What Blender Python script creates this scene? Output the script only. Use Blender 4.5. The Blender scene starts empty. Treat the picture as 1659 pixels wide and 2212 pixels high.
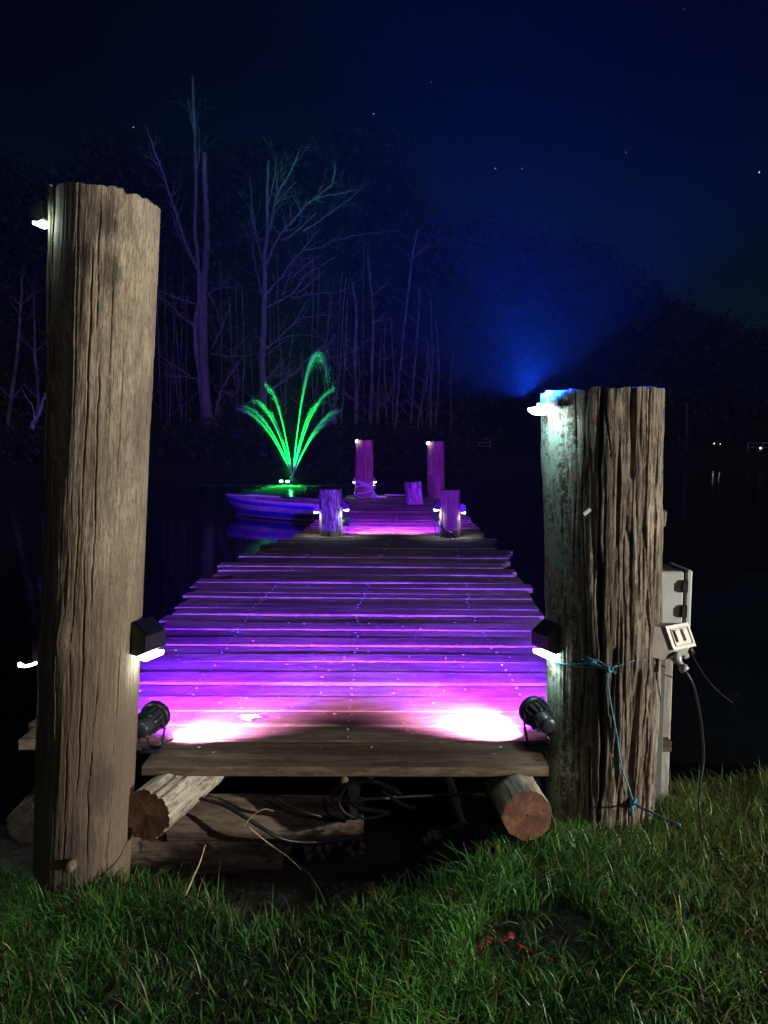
import bpy, math, random
import numpy as np
from mathutils import Vector, Matrix
random.seed(7)
rng = np.random.default_rng(11)
R = math.radians
scene = bpy.context.scene
COL = scene.collection

# ------------------------------------------------------------------ camera
PITCH = R(5.4); FPX = 1597.0; CAMZ = 1.5
cam = bpy.data.cameras.new('camera'); camo = bpy.data.objects.new('camera', cam); COL.objects.link(camo)
camo.location = (0, 0, CAMZ); camo.rotation_euler = (R(90) - PITCH, 0, 0)
cam.sensor_fit = 'VERTICAL'; cam.sensor_height = 36.0; cam.lens = FPX / 2212 * 36.0
cam.clip_start = 0.05; cam.clip_end = 3000
scene.camera = camo

# ------------------------------------------------------------------ world
w = bpy.data.worlds.new('World'); scene.world = w; w.use_nodes = True
nt = w.node_tree; nt.nodes.clear()
out = nt.nodes.new('ShaderNodeOutputWorld'); bg = nt.nodes.new('ShaderNodeBackground')
tc = nt.nodes.new('ShaderNodeTexCoord'); sep = nt.nodes.new('ShaderNodeSeparateXYZ')
rp = nt.nodes.new('ShaderNodeValToRGB')
nt.links.new(tc.outputs['Generated'], sep.inputs[0]); nt.links.new(sep.outputs['Z'], rp.inputs[0])
e = rp.color_ramp.elements
e[0].position = 0.0; e[0].color = (0.0018, 0.0075, 0.0125, 1)
e[1].position = 0.75; e[1].color = (0.00004, 0.00006, 0.0002, 1)
m_ = e.new(0.42); m_.color = (0.00015, 0.0007, 0.0018, 1)
m2_ = e.new(0.22); m2_.color = (0.0009, 0.0042, 0.0078, 1)
nt.links.new(rp.outputs[0], bg.inputs[0]); bg.inputs[1].default_value = 1.0
nt.links.new(bg.outputs[0], out.inputs[0])

scene.view_settings.view_transform = 'Standard'; scene.view_settings.look = 'None'
scene.view_settings.gamma = 1; scene.view_settings.exposure = 0.0
scene.view_settings.use_curve_mapping = False
cy = scene.cycles
cy.use_denoising = True
try: cy.denoiser = 'OPENIMAGEDENOISE'
except Exception: pass
cy.max_bounces = 5; cy.diffuse_bounces = 2; cy.glossy_bounces = 3; cy.transmission_bounces = 4
cy.volume_bounces = 0; cy.transparent_max_bounces = 8
cy.sample_clamp_indirect = 2.0; cy.sample_clamp_direct = 0
cy.use_adaptive_sampling = False
cy.caustics_reflective = False; cy.caustics_refractive = False

# ------------------------------------------------------------------ key lamps
def aim(o, d):
    o.rotation_euler = Vector(d).to_track_quat('-Z', 'Y').to_euler()
def lamp(name, kind, loc, energy, color, d=None, size=0.02, angle=60, blend=0.5, parent=None):
    l = bpy.data.lights.new(name, kind); l.energy = energy; l.color = color
    if kind in ('POINT', 'SPOT'): l.shadow_soft_size = size
    if kind == 'SPOT': l.spot_size = R(angle); l.spot_blend = blend
    o = bpy.data.objects.new(name, l); COL.objects.link(o); o.location = loc
    if d is not None: aim(o, d)
    if parent: o.parent = parent
    return o
# floodlamp of the yard, out of frame to the right, that lights the posts and the grass
lamp('yard_lamp_light', 'SPOT', (7.6, -0.35, 1.40), 2900, (1.0, 0.94, 0.84), d=(-8.2, 2.6, -0.95), size=0.05, angle=75, blend=0.6)
# weak sun lamp added as a grey fill on the trees and far bank
sun = bpy.data.lights.new('fill_sun', 'SUN'); sun.energy = 0.10; sun.angle = R(0.5); sun.color = (0.95, 0.85, 1.0)
suno = bpy.data.objects.new('fill_sun', sun); COL.objects.link(suno); suno.rotation_euler = (R(62), 0, R(25))

# ------------------------------------------------------------------ helpers
def P(px, py, Y):
    """point seen at photo pixel (1659 x 2212 scale) at distance Y in front"""
    a = (px - 829.5) / FPX; b = -(py - 1106) / FPX
    d = Vector((a, math.cos(PITCH) + b * math.sin(PITCH), -math.sin(PITCH) + b * math.cos(PITCH)))
    return Vector((0, 0, CAMZ)) + d * (Y / d.y)

MTX = {}
def hash3(i, j, k, seed=0):
    h = (i.astype(np.int64) * 374761393 + j.astype(np.int64) * 668265263 + k.astype(np.int64) * 2147483647 + seed * 1274126177) & 0xffffffff
    h = ((h ^ (h >> 13)) * 1274126177) & 0xffffffff
    h = ((h ^ (h >> 15)) * 2246822519) & 0xffffffff
    return ((h ^ (h >> 16)) & 0xffff) / 65535.0
def vnoise(x, y, z, seed=0):
    x, y, z = np.broadcast_arrays(np.asarray(x, float), np.asarray(y, float), np.asarray(z, float))
    i, j, k = np.floor(x), np.floor(y), np.floor(z)
    u, v, t = x - i, y - j, z - k
    u = u*u*(3-2*u); v = v*v*(3-2*v); t = t*t*(3-2*t)
    r = 0
    for a in (0, 1):
        for b in (0, 1):
            for c in (0, 1):
                r = r + hash3(i+a, j+b, k+c, seed) * (u if a else 1-u) * (v if b else 1-v) * (t if c else 1-t)
    return r * 2 - 1
def fbm(x, y, z, octs=4, seed=0):
    s = 0; a = 1; n = 0
    for o in range(octs):
        s = s + a * vnoise(x * 2**o, y * 2**o, z * 2**o, seed + o); n += a; a *= 0.5
    return s / n

def link(name, me, mat=None, parent=None, loc=None, mtx=None, kind=None):
    o = bpy.data.objects.new(name, me); COL.objects.link(o)
    if mat is not None and not me.materials: me.materials.append(mat)
    if parent is not None: o.parent = parent
    if mtx is not None: o.matrix_local = mtx; MTX[o.name] = mtx.copy()
    if loc is not None: o.location = loc
    if kind: o['kind'] = kind
    return o
def mesh_np(name, V, F, smooth=True):
    """V (n,3), F (m,k) with constant k"""
    V = np.asarray(V, np.float32); F = np.asarray(F, np.int32)
    me = bpy.data.meshes.new(name)
    me.vertices.add(len(V)); me.vertices.foreach_set('co', V.ravel())
    k = F.shape[1]
    me.loops.add(F.size); me.loops.foreach_set('vertex_index', F.ravel())
    me.polygons.add(len(F)); me.polygons.foreach_set('loop_start', np.arange(len(F)) * k)
    me.polygons.foreach_set('loop_total', np.full(len(F), k))
    me.update(calc_edges=True); me.validate()
    if smooth: me.polygons.foreach_set('use_smooth', np.ones(len(F), bool))
    return me
class MB:
    def __init__(s): s.v = []; s.f = []; s.sm = []
    def add(s, vs, fs, smooth=False):
        n = len(s.v); s.v += [tuple(p) for p in vs]
        s.f += [tuple(n + i for i in f) for f in fs]; s.sm += [smooth] * len(fs); return s
    def box(s, c, size, m=None, chamfer=0.0):
        hx, hy, hz = [q / 2 for q in size]; c = Vector(c)
        if chamfer <= 0:
            vs = [Vector((x*hx, y*hy, z*hz)) for z in (-1, 1) for y in (-1, 1) for x in (-1, 1)]
            fs = [(0,2,3,1),(4,5,7,6),(0,1,5,4),(2,6,7,3),(0,4,6,2),(1,3,7,5)]
        else:
            b = chamfer; vs = []; fs = []
            for z, ins in ((-hz, b), (-hz + b, 0), (hz - b, 0), (hz, b)):
                X, Y = hx - ins, hy - ins
                q = b if ins == 0 else b * 0.4
                vs += [Vector(p) for p in ((-X+q,-Y,z),(X-q,-Y,z),(X,-Y+q,z),(X,Y-q,z),(X-q,Y,z),(-X+q,Y,z),(-X,Y-q,z),(-X,-Y+q,z))]
            for l in range(3):
                for i in range(8):
                    fs.append((l*8+i, l*8+(i+1)%8, l*8+8+(i+1)%8, l*8+8+i))
            fs.append(tuple(range(7, -1, -1))); fs.append(tuple(range(24, 32)))
        if m is not None: vs = [m @ p for p in vs]
        return s.add([c + p for p in vs], fs)
    def tube(s, pts, rad, n=8, caps=True, smooth=True):
        pts = [Vector(p) for p in pts]
        if not hasattr(rad, '__len__'): rad = [rad] * len(pts)
        vs = []; fs = []
        prev = None
        for i, p in enumerate(pts):
            t = (pts[min(i+1, len(pts)-1)] - pts[max(i-1, 0)])
            if t.length < 1e-9: t = Vector((0,0,1))
            t.normalize()
            if prev is None:
                a = t.orthogonal().normalized()
            else:
                a = prev - t * prev.dot(t)
                a = a.normalized() if a.length > 1e-6 else t.orthogonal().normalized()
            prev = a; b = t.cross(a)
            for k in range(n):
                an = 2*math.pi*k/n
                vs.append(p + (a*math.cos(an) + b*math.sin(an)) * rad[i])
        for i in range(len(pts)-1):
            for k in range(n):
                fs.append((i*n+k, i*n+(k+1)%n, (i+1)*n+(k+1)%n, (i+1)*n+k))
        s.add(vs, fs, smooth)
        if caps and n > 2:
            m = len(s.v) - len(vs)
            s.f.append(tuple(m + k for k in range(n-1, -1, -1))); s.sm.append(False)
            s.f.append(tuple(m + (len(pts)-1)*n + k for k in range(n))); s.sm.append(False)
        return s
    def lathe(s, prof, n=20, m=None, smooth=True):
        vs = []; fs = []
        for r, z in prof:
            for k in range(n):
                a = 2*math.pi*k/n; vs.append(Vector((r*math.cos(a), r*math.sin(a), z)))
        for i in range(len(prof)-1):
            for k in range(n):
                fs.append((i*n+k, i*n+(k+1)%n, (i+1)*n+(k+1)%n, (i+1)*n+k))
        fs.append(tuple(range(n-1, -1, -1))); fs.append(tuple((len(prof)-1)*n + k for k in range(n)))
        if m is not None: vs = [m @ p for p in vs]
        return s.add(vs, fs, smooth)
    def prism(s, poly, ext):
        n = len(poly); vs = [Vector(p) for p in poly] + [Vector(p) + Vector(ext) for p in poly]
        fs = [tuple(range(n-1, -1, -1)), tuple(range(n, 2*n))] + [(i, (i+1)%n, n+(i+1)%n, n+i) for i in range(n)]
        return s.add(vs, fs)
    def build(s, name, mat, parent=None, loc=None, mtx=None, kind=None):
        me = bpy.data.meshes.new(name); me.from_pydata([tuple(p) for p in s.v], [], s.f); me.update()
        me.polygons.foreach_set('use_smooth', s.sm)
        return link(name, me, mat, parent, loc, mtx, kind)
def empty(name, label, cat, loc=(0,0,0), rot=(0,0,0), group=None):
    o = bpy.data.objects.new(name, None); COL.objects.link(o); o.location = loc; o.rotation_euler = rot
    o.empty_display_size = 0.1
    o['label'] = label; o['category'] = cat
    if group: o['group'] = group
    return o
def tag(o, label, cat, group=None, kind=None):
    o['label'] = label; o['category'] = cat
    if group: o['group'] = group
    if kind: o['kind'] = kind
    return o
def spline(pts, n=6):
    pts = [Vector(p) for p in pts]
    if len(pts) < 3: return pts
    out = []
    q = [pts[0]*2 - pts[1]] + pts + [pts[-1]*2 - pts[-2]]
    for i in range(1, len(q)-2):
        for k in range(n):
            t = k / n
            a, b, c, d = q[i-1], q[i], q[i+1], q[i+2]
            out.append(0.5*((2*b) + (c-a)*t + (2*a-5*b+4*c-d)*t*t + (3*b-a-3*c+d)*t**3))
    out.append(pts[-1]); return out

# ------------------------------------------------------------------ materials
def nodemat(name):
    m = bpy.data.materials.new(name); m.use_nodes = True
    return m, m.node_tree, m.node_tree.nodes['Principled BSDF']
def N(nt, typ, **kw):
    n = nt.nodes.new(typ)
    for k, v in kw.items():
        if k in n.inputs: n.inputs[k].default_value = v
        else: setattr(n, k, v)
    return n
def ramp(nt, fac, stops):
    n = nt.nodes.new('ShaderNodeValToRGB'); nt.links.new(fac, n.inputs[0])
    el = n.color_ramp.elements
    el[0].position, el[0].color = stops[0][0], (*stops[0][1], 1)
    el[1].position, el[1].color = stops[-1][0], (*stops[-1][1], 1)
    for p, c in stops[1:-1]:
        q = el.new(p); q.color = (*c, 1)
    return n
def mixc(nt, fac, a, b, mode='MIX'):
    n = nt.nodes.new('ShaderNodeMix'); n.data_type = 'RGBA'; n.blend_type = mode
    for sock, val in ((n.inputs[0], fac), (n.inputs[6], a), (n.inputs[7], b)):
        if hasattr(val, 'links'): nt.links.new(val, sock)
        elif isinstance(val, (int, float)): sock.default_value = val
        else: sock.default_value = (*val, 1)
    return n.outputs[2]
def coords(nt, scale, kind='Object', rnd=False):
    t = nt.nodes.new('ShaderNodeTexCoord'); mp = nt.nodes.new('ShaderNodeMapping')
    nt.links.new(t.outputs[kind], mp.inputs[0]); mp.inputs['Scale'].default_value = scale
    if rnd:
        oi = nt.nodes.new('ShaderNodeObjectInfo'); ml = nt.nodes.new('ShaderNodeVectorMath'); ml.operation = 'SCALE'
        ml.inputs[0].default_value = (37, 19, 53); nt.links.new(oi.outputs['Random'], ml.inputs['Scale'])
        nt.links.new(ml.outputs[0], mp.inputs['Location'])
    return mp.outputs[0]
def wood_mat(name, cols, axis='z', fleck=(0.1,0.08,0.06), fleckamt=0.5, rough=0.85, k=1.0, bump=0.5, lichen=None, lich_lo=0.55, stain=None, rnd=False, spec=0.3, foot=None):
    m, nt, b = nodemat(name)
    def sc(across, along):
        return {'z': (across, across, along), 'x': (along, across, across)}[axis]
    v1 = coords(nt, sc(30*k, 2.2*k), rnd=rnd); v2 = coords(nt, sc(95*k, 20*k), rnd=rnd); v3 = coords(nt, sc(4*k, 2*k), rnd=rnd)
    n1 = N(nt, 'ShaderNodeTexNoise', Scale=1.0, Detail=6.0, Roughness=0.65); nt.links.new(v1, n1.inputs['Vector'])
    n2 = N(nt, 'ShaderNodeTexNoise', Scale=1.0, Detail=3.0, Roughness=0.75); nt.links.new(v2, n2.inputs['Vector'])
    n3 = N(nt, 'ShaderNodeTexNoise', Scale=1.0, Detail=5.0, Roughness=0.6); nt.links.new(v3, n3.inputs['Vector'])
    c = ramp(nt, n1.outputs[0], [(0.30, cols[0]), (0.5, cols[1]), (0.72, cols[2])]).outputs[0]
    f = ramp(nt, n2.outputs[0], [(0.50, (0,0,0)), (0.56, (1,1,1))]).outputs[0]
    fm = N(nt, 'ShaderNodeMath', operation='MULTIPLY'); nt.links.new(f, fm.inputs[0]); fm.inputs[1].default_value = fleckamt
    c = mixc(nt, fm.outputs[0], c, fleck)
    pt = ramp(nt, n3.outputs[0], [(0.35, (0.62,0.60,0.58)), (0.62, (1.15,1.12,1.05))]).outputs[0]
    c = mixc(nt, 1.0, c, pt, 'MULTIPLY')
    if stain:
        v5 = coords(nt, sc(6*k, 3.0*k), rnd=rnd); n5 = N(nt, 'ShaderNodeTexNoise', Scale=1.3, Detail=8.0, Roughness=0.7); nt.links.new(v5, n5.inputs['Vector'])
        s = ramp(nt, n5.outputs[0], [(0.55, (0,0,0)), (0.66, (1,1,1))]).outputs[0]
        c = mixc(nt, s, c, stain)
    if foot:  # darkens towards the foot: brown stain plus painted-in light falloff
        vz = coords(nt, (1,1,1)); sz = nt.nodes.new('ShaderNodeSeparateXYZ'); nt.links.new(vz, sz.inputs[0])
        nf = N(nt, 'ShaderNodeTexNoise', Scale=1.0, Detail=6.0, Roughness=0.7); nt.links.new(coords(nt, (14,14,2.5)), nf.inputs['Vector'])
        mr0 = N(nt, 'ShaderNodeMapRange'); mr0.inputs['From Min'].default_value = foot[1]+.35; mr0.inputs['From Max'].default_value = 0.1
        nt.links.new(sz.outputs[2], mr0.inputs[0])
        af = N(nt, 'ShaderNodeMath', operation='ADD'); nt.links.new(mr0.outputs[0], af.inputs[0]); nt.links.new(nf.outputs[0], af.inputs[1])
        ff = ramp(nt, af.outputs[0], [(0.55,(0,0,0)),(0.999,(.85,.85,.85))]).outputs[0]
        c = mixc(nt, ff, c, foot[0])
    if lichen:
        v4 = coords(nt, (1,1,1)); n4 = N(nt, 'ShaderNodeTexNoise', Scale=45.0, Detail=6.0, Roughness=0.8); nt.links.new(v4, n4.inputs['Vector'])
        n6 = N(nt, 'ShaderNodeTexNoise', Scale=5.0, Detail=3.0); nt.links.new(v4, n6.inputs['Vector'])
        sepx = nt.nodes.new('ShaderNodeSeparateXYZ'); nt.links.new(coords(nt, (1,1,1)), sepx.inputs[0])
        # grows on the side that faces the water: mask by position round the log
        col, ax, lo, hi = lichen
        mr = N(nt, 'ShaderNodeMapRange'); mr.inputs['From Min'].default_value = lo; mr.inputs['From Max'].default_value = hi
        nt.links.new(sepx.outputs[ax], mr.inputs[0])
        ad = N(nt, 'ShaderNodeMath', operation='MULTIPLY_ADD'); nt.links.new(mr.outputs[0], ad.inputs[0]); ad.inputs[1].default_value = 0.35
        nt.links.new(n4.outputs[0], ad.inputs[2])
        ad2 = N(nt, 'ShaderNodeMath', operation='MULTIPLY_ADD'); nt.links.new(n6.outputs[0], ad2.inputs[0]); ad2.inputs[1].default_value = 0.4
        nt.links.new(ad.outputs[0], ad2.inputs[2])
        lm = ramp(nt, ad2.outputs[0], [(lich_lo + 0.33, (0,0,0)), (min(0.999, lich_lo + 0.40), (1,1,1))]).outputs[0]
        c = mixc(nt, lm, c, col)
    nt.links.new(c, b.inputs['Base Color']); b.inputs['Roughness'].default_value = rough
    b.inputs['Specular IOR Level'].default_value = spec
    bp = N(nt, 'ShaderNodeBump', Strength=bump, Distance=0.004)
    ad = N(nt, 'ShaderNodeMath', operation='ADD'); nt.links.new(n1.outputs[0], ad.inputs[0]); nt.links.new(n2.outputs[0], ad.inputs[1])
    nt.links.new(ad.outputs[0], bp.inputs['Height']); nt.links.new(bp.outputs[0], b.inputs['Normal'])
    return m
def plain(name, col, rough=0.6, metal=0.0, noise=0.15, scale=20, bump=0.0, spec=0.5, emit=None, es=0):
    m, nt, b = nodemat(name)
    v = coords(nt, (1,1,1)); n1 = N(nt, 'ShaderNodeTexNoise', Scale=scale, Detail=5.0); nt.links.new(v, n1.inputs['Vector'])
    lo = tuple(q*(1-noise*2) for q in col); hi = tuple(min(1, q*(1+noise)) for q in col)
    c = ramp(nt, n1.outputs[0], [(0.3, lo), (0.65, hi)]).outputs[0]
    nt.links.new(c, b.inputs['Base Color']); b.inputs['Roughness'].default_value = rough; b.inputs['Metallic'].default_value = metal
    b.inputs['Specular IOR Level'].default_value = spec
    if bump:
        bp = N(nt, 'ShaderNodeBump', Strength=bump, Distance=0.003); nt.links.new(n1.outputs[0], bp.inputs['Height']); nt.links.new(bp.outputs[0], b.inputs['Normal'])
    if emit:
        b.inputs['Emission Color'].default_value = (*emit, 1); b.inputs['Emission Strength'].default_value = es
    return m
M = {}
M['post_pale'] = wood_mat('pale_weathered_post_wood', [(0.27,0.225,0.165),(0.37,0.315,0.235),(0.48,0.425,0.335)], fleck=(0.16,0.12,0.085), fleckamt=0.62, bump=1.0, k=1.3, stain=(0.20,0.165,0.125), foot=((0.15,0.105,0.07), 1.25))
M['post_dark'] = wood_mat('cracked_dark_post_wood', [(0.07,0.055,0.045),(0.24,0.205,0.155),(0.46,0.41,0.32)], fleck=(0.06,0.045,0.04), fleckamt=0.8, k=0.8, bump=1.0, stain=(0.075,0.06,0.05), lichen=((0.34,0.44,0.36), 0, -0.02, -0.24), lich_lo=0.60)
M['post_red'] = wood_mat('reddish_bark_post_wood', [(0.12,0.05,0.035),(0.34,0.17,0.10),(0.62,0.38,0.22)], fleck=(0.16,0.09,0.08), fleckamt=0.6, k=0.45, bump=0.9, stain=(0.55,0.26,0.10))
M['post_bark'] = wood_mat('flaky_grey_bark', [(0.07,0.05,0.04),(0.26,0.21,0.18),(0.75,0.66,0.60)], fleck=(0.08,0.045,0.035), fleckamt=0.9, k=0.3, bump=1.0, stain=(0.22,0.09,0.06))
M['log_bark'] = wood_mat('whitish_lichen_bark', [(0.22,0.18,0.14),(0.42,0.38,0.31),(0.62,0.60,0.52)], fleck=(0.16,0.12,0.09), fleckamt=0.7, k=0.7, bump=0.9, stain=(0.2,0.15,0.10))
M['log_dull'] = wood_mat('old_brown_log', [(0.10,0.075,0.06),(0.20,0.155,0.12),(0.30,0.24,0.19)], fleck=(0.08,0.06,0.045), fleckamt=0.6, k=0.7, bump=0.8)
M['endgrain'] = plain('sawn_end_grain_red', (0.17,0.065,0.035), 0.8, noise=0.42, scale=22, bump=0.7)
M['plank'] = wood_mat('hardwood_decking', [(0.085,0.058,0.042),(0.20,0.145,0.105),(0.31,0.24,0.18)], axis='x', fleck=(0.07,0.045,0.03), fleckamt=0.55, rough=0.7, k=0.5, bump=0.5, rnd=True, spec=0.22, stain=(0.11,0.075,0.055))
M['beam'] = wood_mat('dark_beam', [(0.05,0.03,0.02),(0.10,0.065,0.045),(0.16,0.11,0.08)], axis='z', rnd=True)
M['screw'] = plain('galvanised_screw', (0.45,0.45,0.47), 0.35, 0.9)
M['black'] = plain('black_housing', (0.008,0.008,0.009), 0.4, noise=0.1)
M['black_metal'] = plain('dark_cast_metal', (0.035,0.04,0.05), 0.38, 0.3, noise=0.1)
M['panel'] = plain('solar_panel_glass', (0.008,0.009,0.02), 0.12, noise=0.0)
M['led_white'] = plain('lit_diffuser_cool', (0.8,0.8,0.8), 0.4, emit=(0.80,1.0,0.97), es=22)
M['led_blue'] = plain('lit_diffuser_bluewhite', (0.8,0.8,0.8), 0.4, emit=(0.72,0.95,1.0), es=30)
M['led_purple'] = plain('lit_lens_magenta', (0.8,0.8,0.8), 0.3, emit=(0.9,0.25,1.0), es=25)
M['led_green'] = plain('lit_lens_green', (0.8,0.8,0.8), 0.3, emit=(0.25,1.0,0.6), es=14)
M['far_lamp'] = plain('lit_far_lamp', (0.8,0.8,0.8), 0.3, emit=(1.0,0.97,0.9), es=4)
M['starlight'] = plain('starlight', (0,0,0), 1, emit=(.8,.9,1.0), es=1.6)
M['cable'] = plain('black_cable_rubber', (0.02,0.02,0.022), 0.4)
M['hose'] = plain('grey_corrugated_hose', (0.10,0.10,0.11), 0.4)
M['rope'] = plain('blue_twine', (0.08,0.30,0.42), 0.7, noise=0.3, scale=200, bump=0.8)
M['rope_pale'] = plain('pale_rope', (0.55,0.5,0.5), 0.7, noise=0.3, scale=100, bump=0.8)
M['grey_plastic'] = plain('grey_cabinet_plastic', (0.52,0.54,0.52), 0.45, noise=0.08, scale=8)
M['outlet'] = plain('pale_outlet_plastic', (0.60,0.56,0.47), 0.4, noise=0.07, scale=10)
M['outlet_side'] = plain('shell_plastic', (0.42,0.38,0.33), 0.5, noise=0.08)
M['steel'] = plain('painted_steel_channel', (0.16,0.17,0.17), 0.5, 0.2, noise=0.12, scale=12)
M['board'] = wood_mat('whitewashed_board', [(0.34,0.33,0.30),(0.50,0.49,0.46),(0.62,0.61,0.57)], fleck=(0.3,0.28,0.24), fleckamt=0.5, k=1.0)
M['clear'] = plain('clear_plug_plastic', (0.45,0.45,0.47), 0.2, noise=0.1); 
M['tape'] = plain('silver_tape', (0.5,0.48,0.45), 0.35, 0.5)
M['boat_white'] = plain('chalky_white_paint', (0.85,0.83,0.83), 0.5, noise=0.1, scale=6)
M['boat_blue'] = plain('blue_boat_paint', (0.10,0.12,0.75), 0.4, noise=0.12, scale=6)
M['boat_orange'] = plain('orange_bottom_paint', (0.55,0.16,0.06), 0.5, noise=0.12, scale=6)
M['boat_wood'] = plain('worn_boat_interior', (0.38,0.33,0.28), 0.6, noise=0.2, scale=6)
M['gate'] = plain('galvanised_gate_metal', (0.7,0.7,0.72), 0.45, 0.1)
M['bark_gum'] = wood_mat('smooth_gum_bark', [(0.34,0.28,0.235),(0.48,0.41,0.35),(0.60,0.52,0.45)], fleck=(0.2,0.15,0.13), fleckamt=0.5, k=0.06, bump=0.3)
M['bark_far'] = plain('far_gum_bark', (0.40,0.34,0.29), 0.85, noise=0.3, scale=1.5)
M['red'] = plain('red_plastic_tape', (0.36,0.02,0.02), 0.35, noise=0.2)
M['stone'] = plain('river_stone', (0.20,0.165,0.13), 0.75, noise=0.3, scale=25, bump=0.5)
M['slate'] = plain('grey_flat_stone', (0.09,0.09,0.085), 0.8, noise=0.3, scale=30, bump=0.8)
M['paint'] = plain('pale_paint_splash', (0.55,0.58,0.75), 0.5)
M['tagwhite'] = plain('white_plastic_tag', (0.7,0.75,0.75), 0.4)
M['straw'] = plain('dry_straw', (0.42,0.33,0.17), 0.7)
M['teal'] = plain('turquoise_paint', (0.05,0.5,0.45), 0.5)
def attr_mat(name, rough=0.6, trans=0.25):
    m, nt, b = nodemat(name)
    a = nt.nodes.new('ShaderNodeAttribute'); a.attribute_name = 'col'
    nt.links.new(a.outputs['Color'], b.inputs['Base Color']); b.inputs['Roughness'].default_value = rough
    b.inputs['Specular IOR Level'].default_value = 0.35
    tr = nt.nodes.new('ShaderNodeBsdfTranslucent'); nt.links.new(a.outputs['Color'], tr.inputs[0])
    mx = nt.nodes.new('ShaderNodeMixShader'); mx.inputs[0].default_value = trans
    o = nt.nodes['Material Output']
    nt.links.new(b.outputs[0], mx.inputs[1]); nt.links.new(tr.outputs[0], mx.inputs[2]); nt.links.new(mx.outputs[0], o.inputs[0])
    return m
M['grass'] = attr_mat('grass_blades', 0.38, .4)
M['leaf'] = plain('gum_leaves', (0.045,0.07,0.035), 0.6, noise=0.3)
m, nt, b = nodemat('sheet_of_dark_water')
b.inputs['Base Color'].default_value = (0.004,0.006,0.007,1); b.inputs['Roughness'].default_value = 0.06; b.inputs['IOR'].default_value = 1.33
v = coords(nt, (1,1,1)); n1 = N(nt, 'ShaderNodeTexNoise', Scale=0.9, Detail=3.0); nt.links.new(v, n1.inputs['Vector'])
n2 = N(nt, 'ShaderNodeTexNoise', Scale=7.0, Detail=3.0); nt.links.new(v, n2.inputs['Vector'])
ad = N(nt, 'ShaderNodeMath', operation='MULTIPLY_ADD'); nt.links.new(n2.outputs[0], ad.inputs[0]); ad.inputs[1].default_value = 0.18; nt.links.new(n1.outputs[0], ad.inputs[2])
bp = N(nt, 'ShaderNodeBump', Strength=0.25, Distance=0.03); nt.links.new(ad.outputs[0], bp.inputs['Height']); nt.links.new(bp.outputs[0], b.inputs['Normal'])
M['water'] = m
m, nt, b = nodemat('bank_soil')
v = coords(nt, (1,1,1)); n1 = N(nt, 'ShaderNodeTexNoise', Scale=14.0, Detail=8.0, Roughness=0.7); nt.links.new(v, n1.inputs['Vector'])
c = ramp(nt, n1.outputs[0], [(0.3,(0.02,0.016,0.012)),(0.55,(0.055,0.047,0.038)),(0.75,(0.10,0.09,0.075))]).outputs[0]
nt.links.new(c, b.inputs['Base Color']); b.inputs['Roughness'].default_value = 0.7
bp = N(nt, 'ShaderNodeBump', Strength=0.9, Distance=0.02); nt.links.new(n1.outputs[0], bp.inputs['Height']); nt.links.new(bp.outputs[0], b.inputs['Normal'])
M['soil'] = m
m, nt, b = nodemat('falling_water')
b.inputs['Base Color'].default_value = (0.85,0.9,0.9,1); b.inputs['Roughness'].default_value = 0.4
tr = nt.nodes.new('ShaderNodeBsdfTranslucent'); tr.inputs[0].default_value = (0.9,0.95,0.95,1)
mx = nt.nodes.new('ShaderNodeMixShader'); mx.inputs[0].default_value = 0.5
nt.links.new(b.outputs[0], mx.inputs[1]); nt.links.new(tr.outputs[0], mx.inputs[2]); nt.links.new(mx.outputs[0], nt.nodes['Material Output'].inputs[0])
M['spray'] = m

def end_mat(name, a, b_, c_):
    m, nt, b = nodemat(name)
    v = coords(nt, (1,1,1)); wv = N(nt, 'ShaderNodeTexWave', wave_type='RINGS', rings_direction='Z'); wv.inputs['Scale'].default_value = 38; wv.inputs['Distortion'].default_value = 5.0; wv.inputs['Detail'].default_value = 3; wv.inputs['Detail Scale'].default_value = 1.2
    nt.links.new(v, wv.inputs['Vector'])
    n1 = N(nt, 'ShaderNodeTexNoise', Scale=16.0, Detail=8.0, Roughness=0.7); nt.links.new(v, n1.inputs['Vector'])
    vo = N(nt, 'ShaderNodeTexVoronoi', Scale=14.0, feature='DISTANCE_TO_EDGE'); nt.links.new(v, vo.inputs['Vector'])
    c = ramp(nt, n1.outputs[0], [(0.3,a),(0.52,b_),(0.7,c_)]).outputs[0]
    rg = ramp(nt, wv.outputs[0], [(0.0,(.72,.72,.72)),(1.0,(1.05,1.05,1.05))]).outputs[0]
    c = mixc(nt, 1.0, c, rg, 'MULTIPLY')
    nt.links.new(c, b.inputs['Base Color']); b.inputs['Roughness'].default_value = .85
    bp = N(nt, 'ShaderNodeBump', Strength=.6, Distance=.004); nt.links.new(n1.outputs[0], bp.inputs['Height']); nt.links.new(bp.outputs[0], b.inputs['Normal'])
    return m
M['endgrain'] = end_mat('sawn_end_grain_red', (0.055,0.025,0.018), (0.20,0.085,0.045), (0.42,0.22,0.12))
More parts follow.
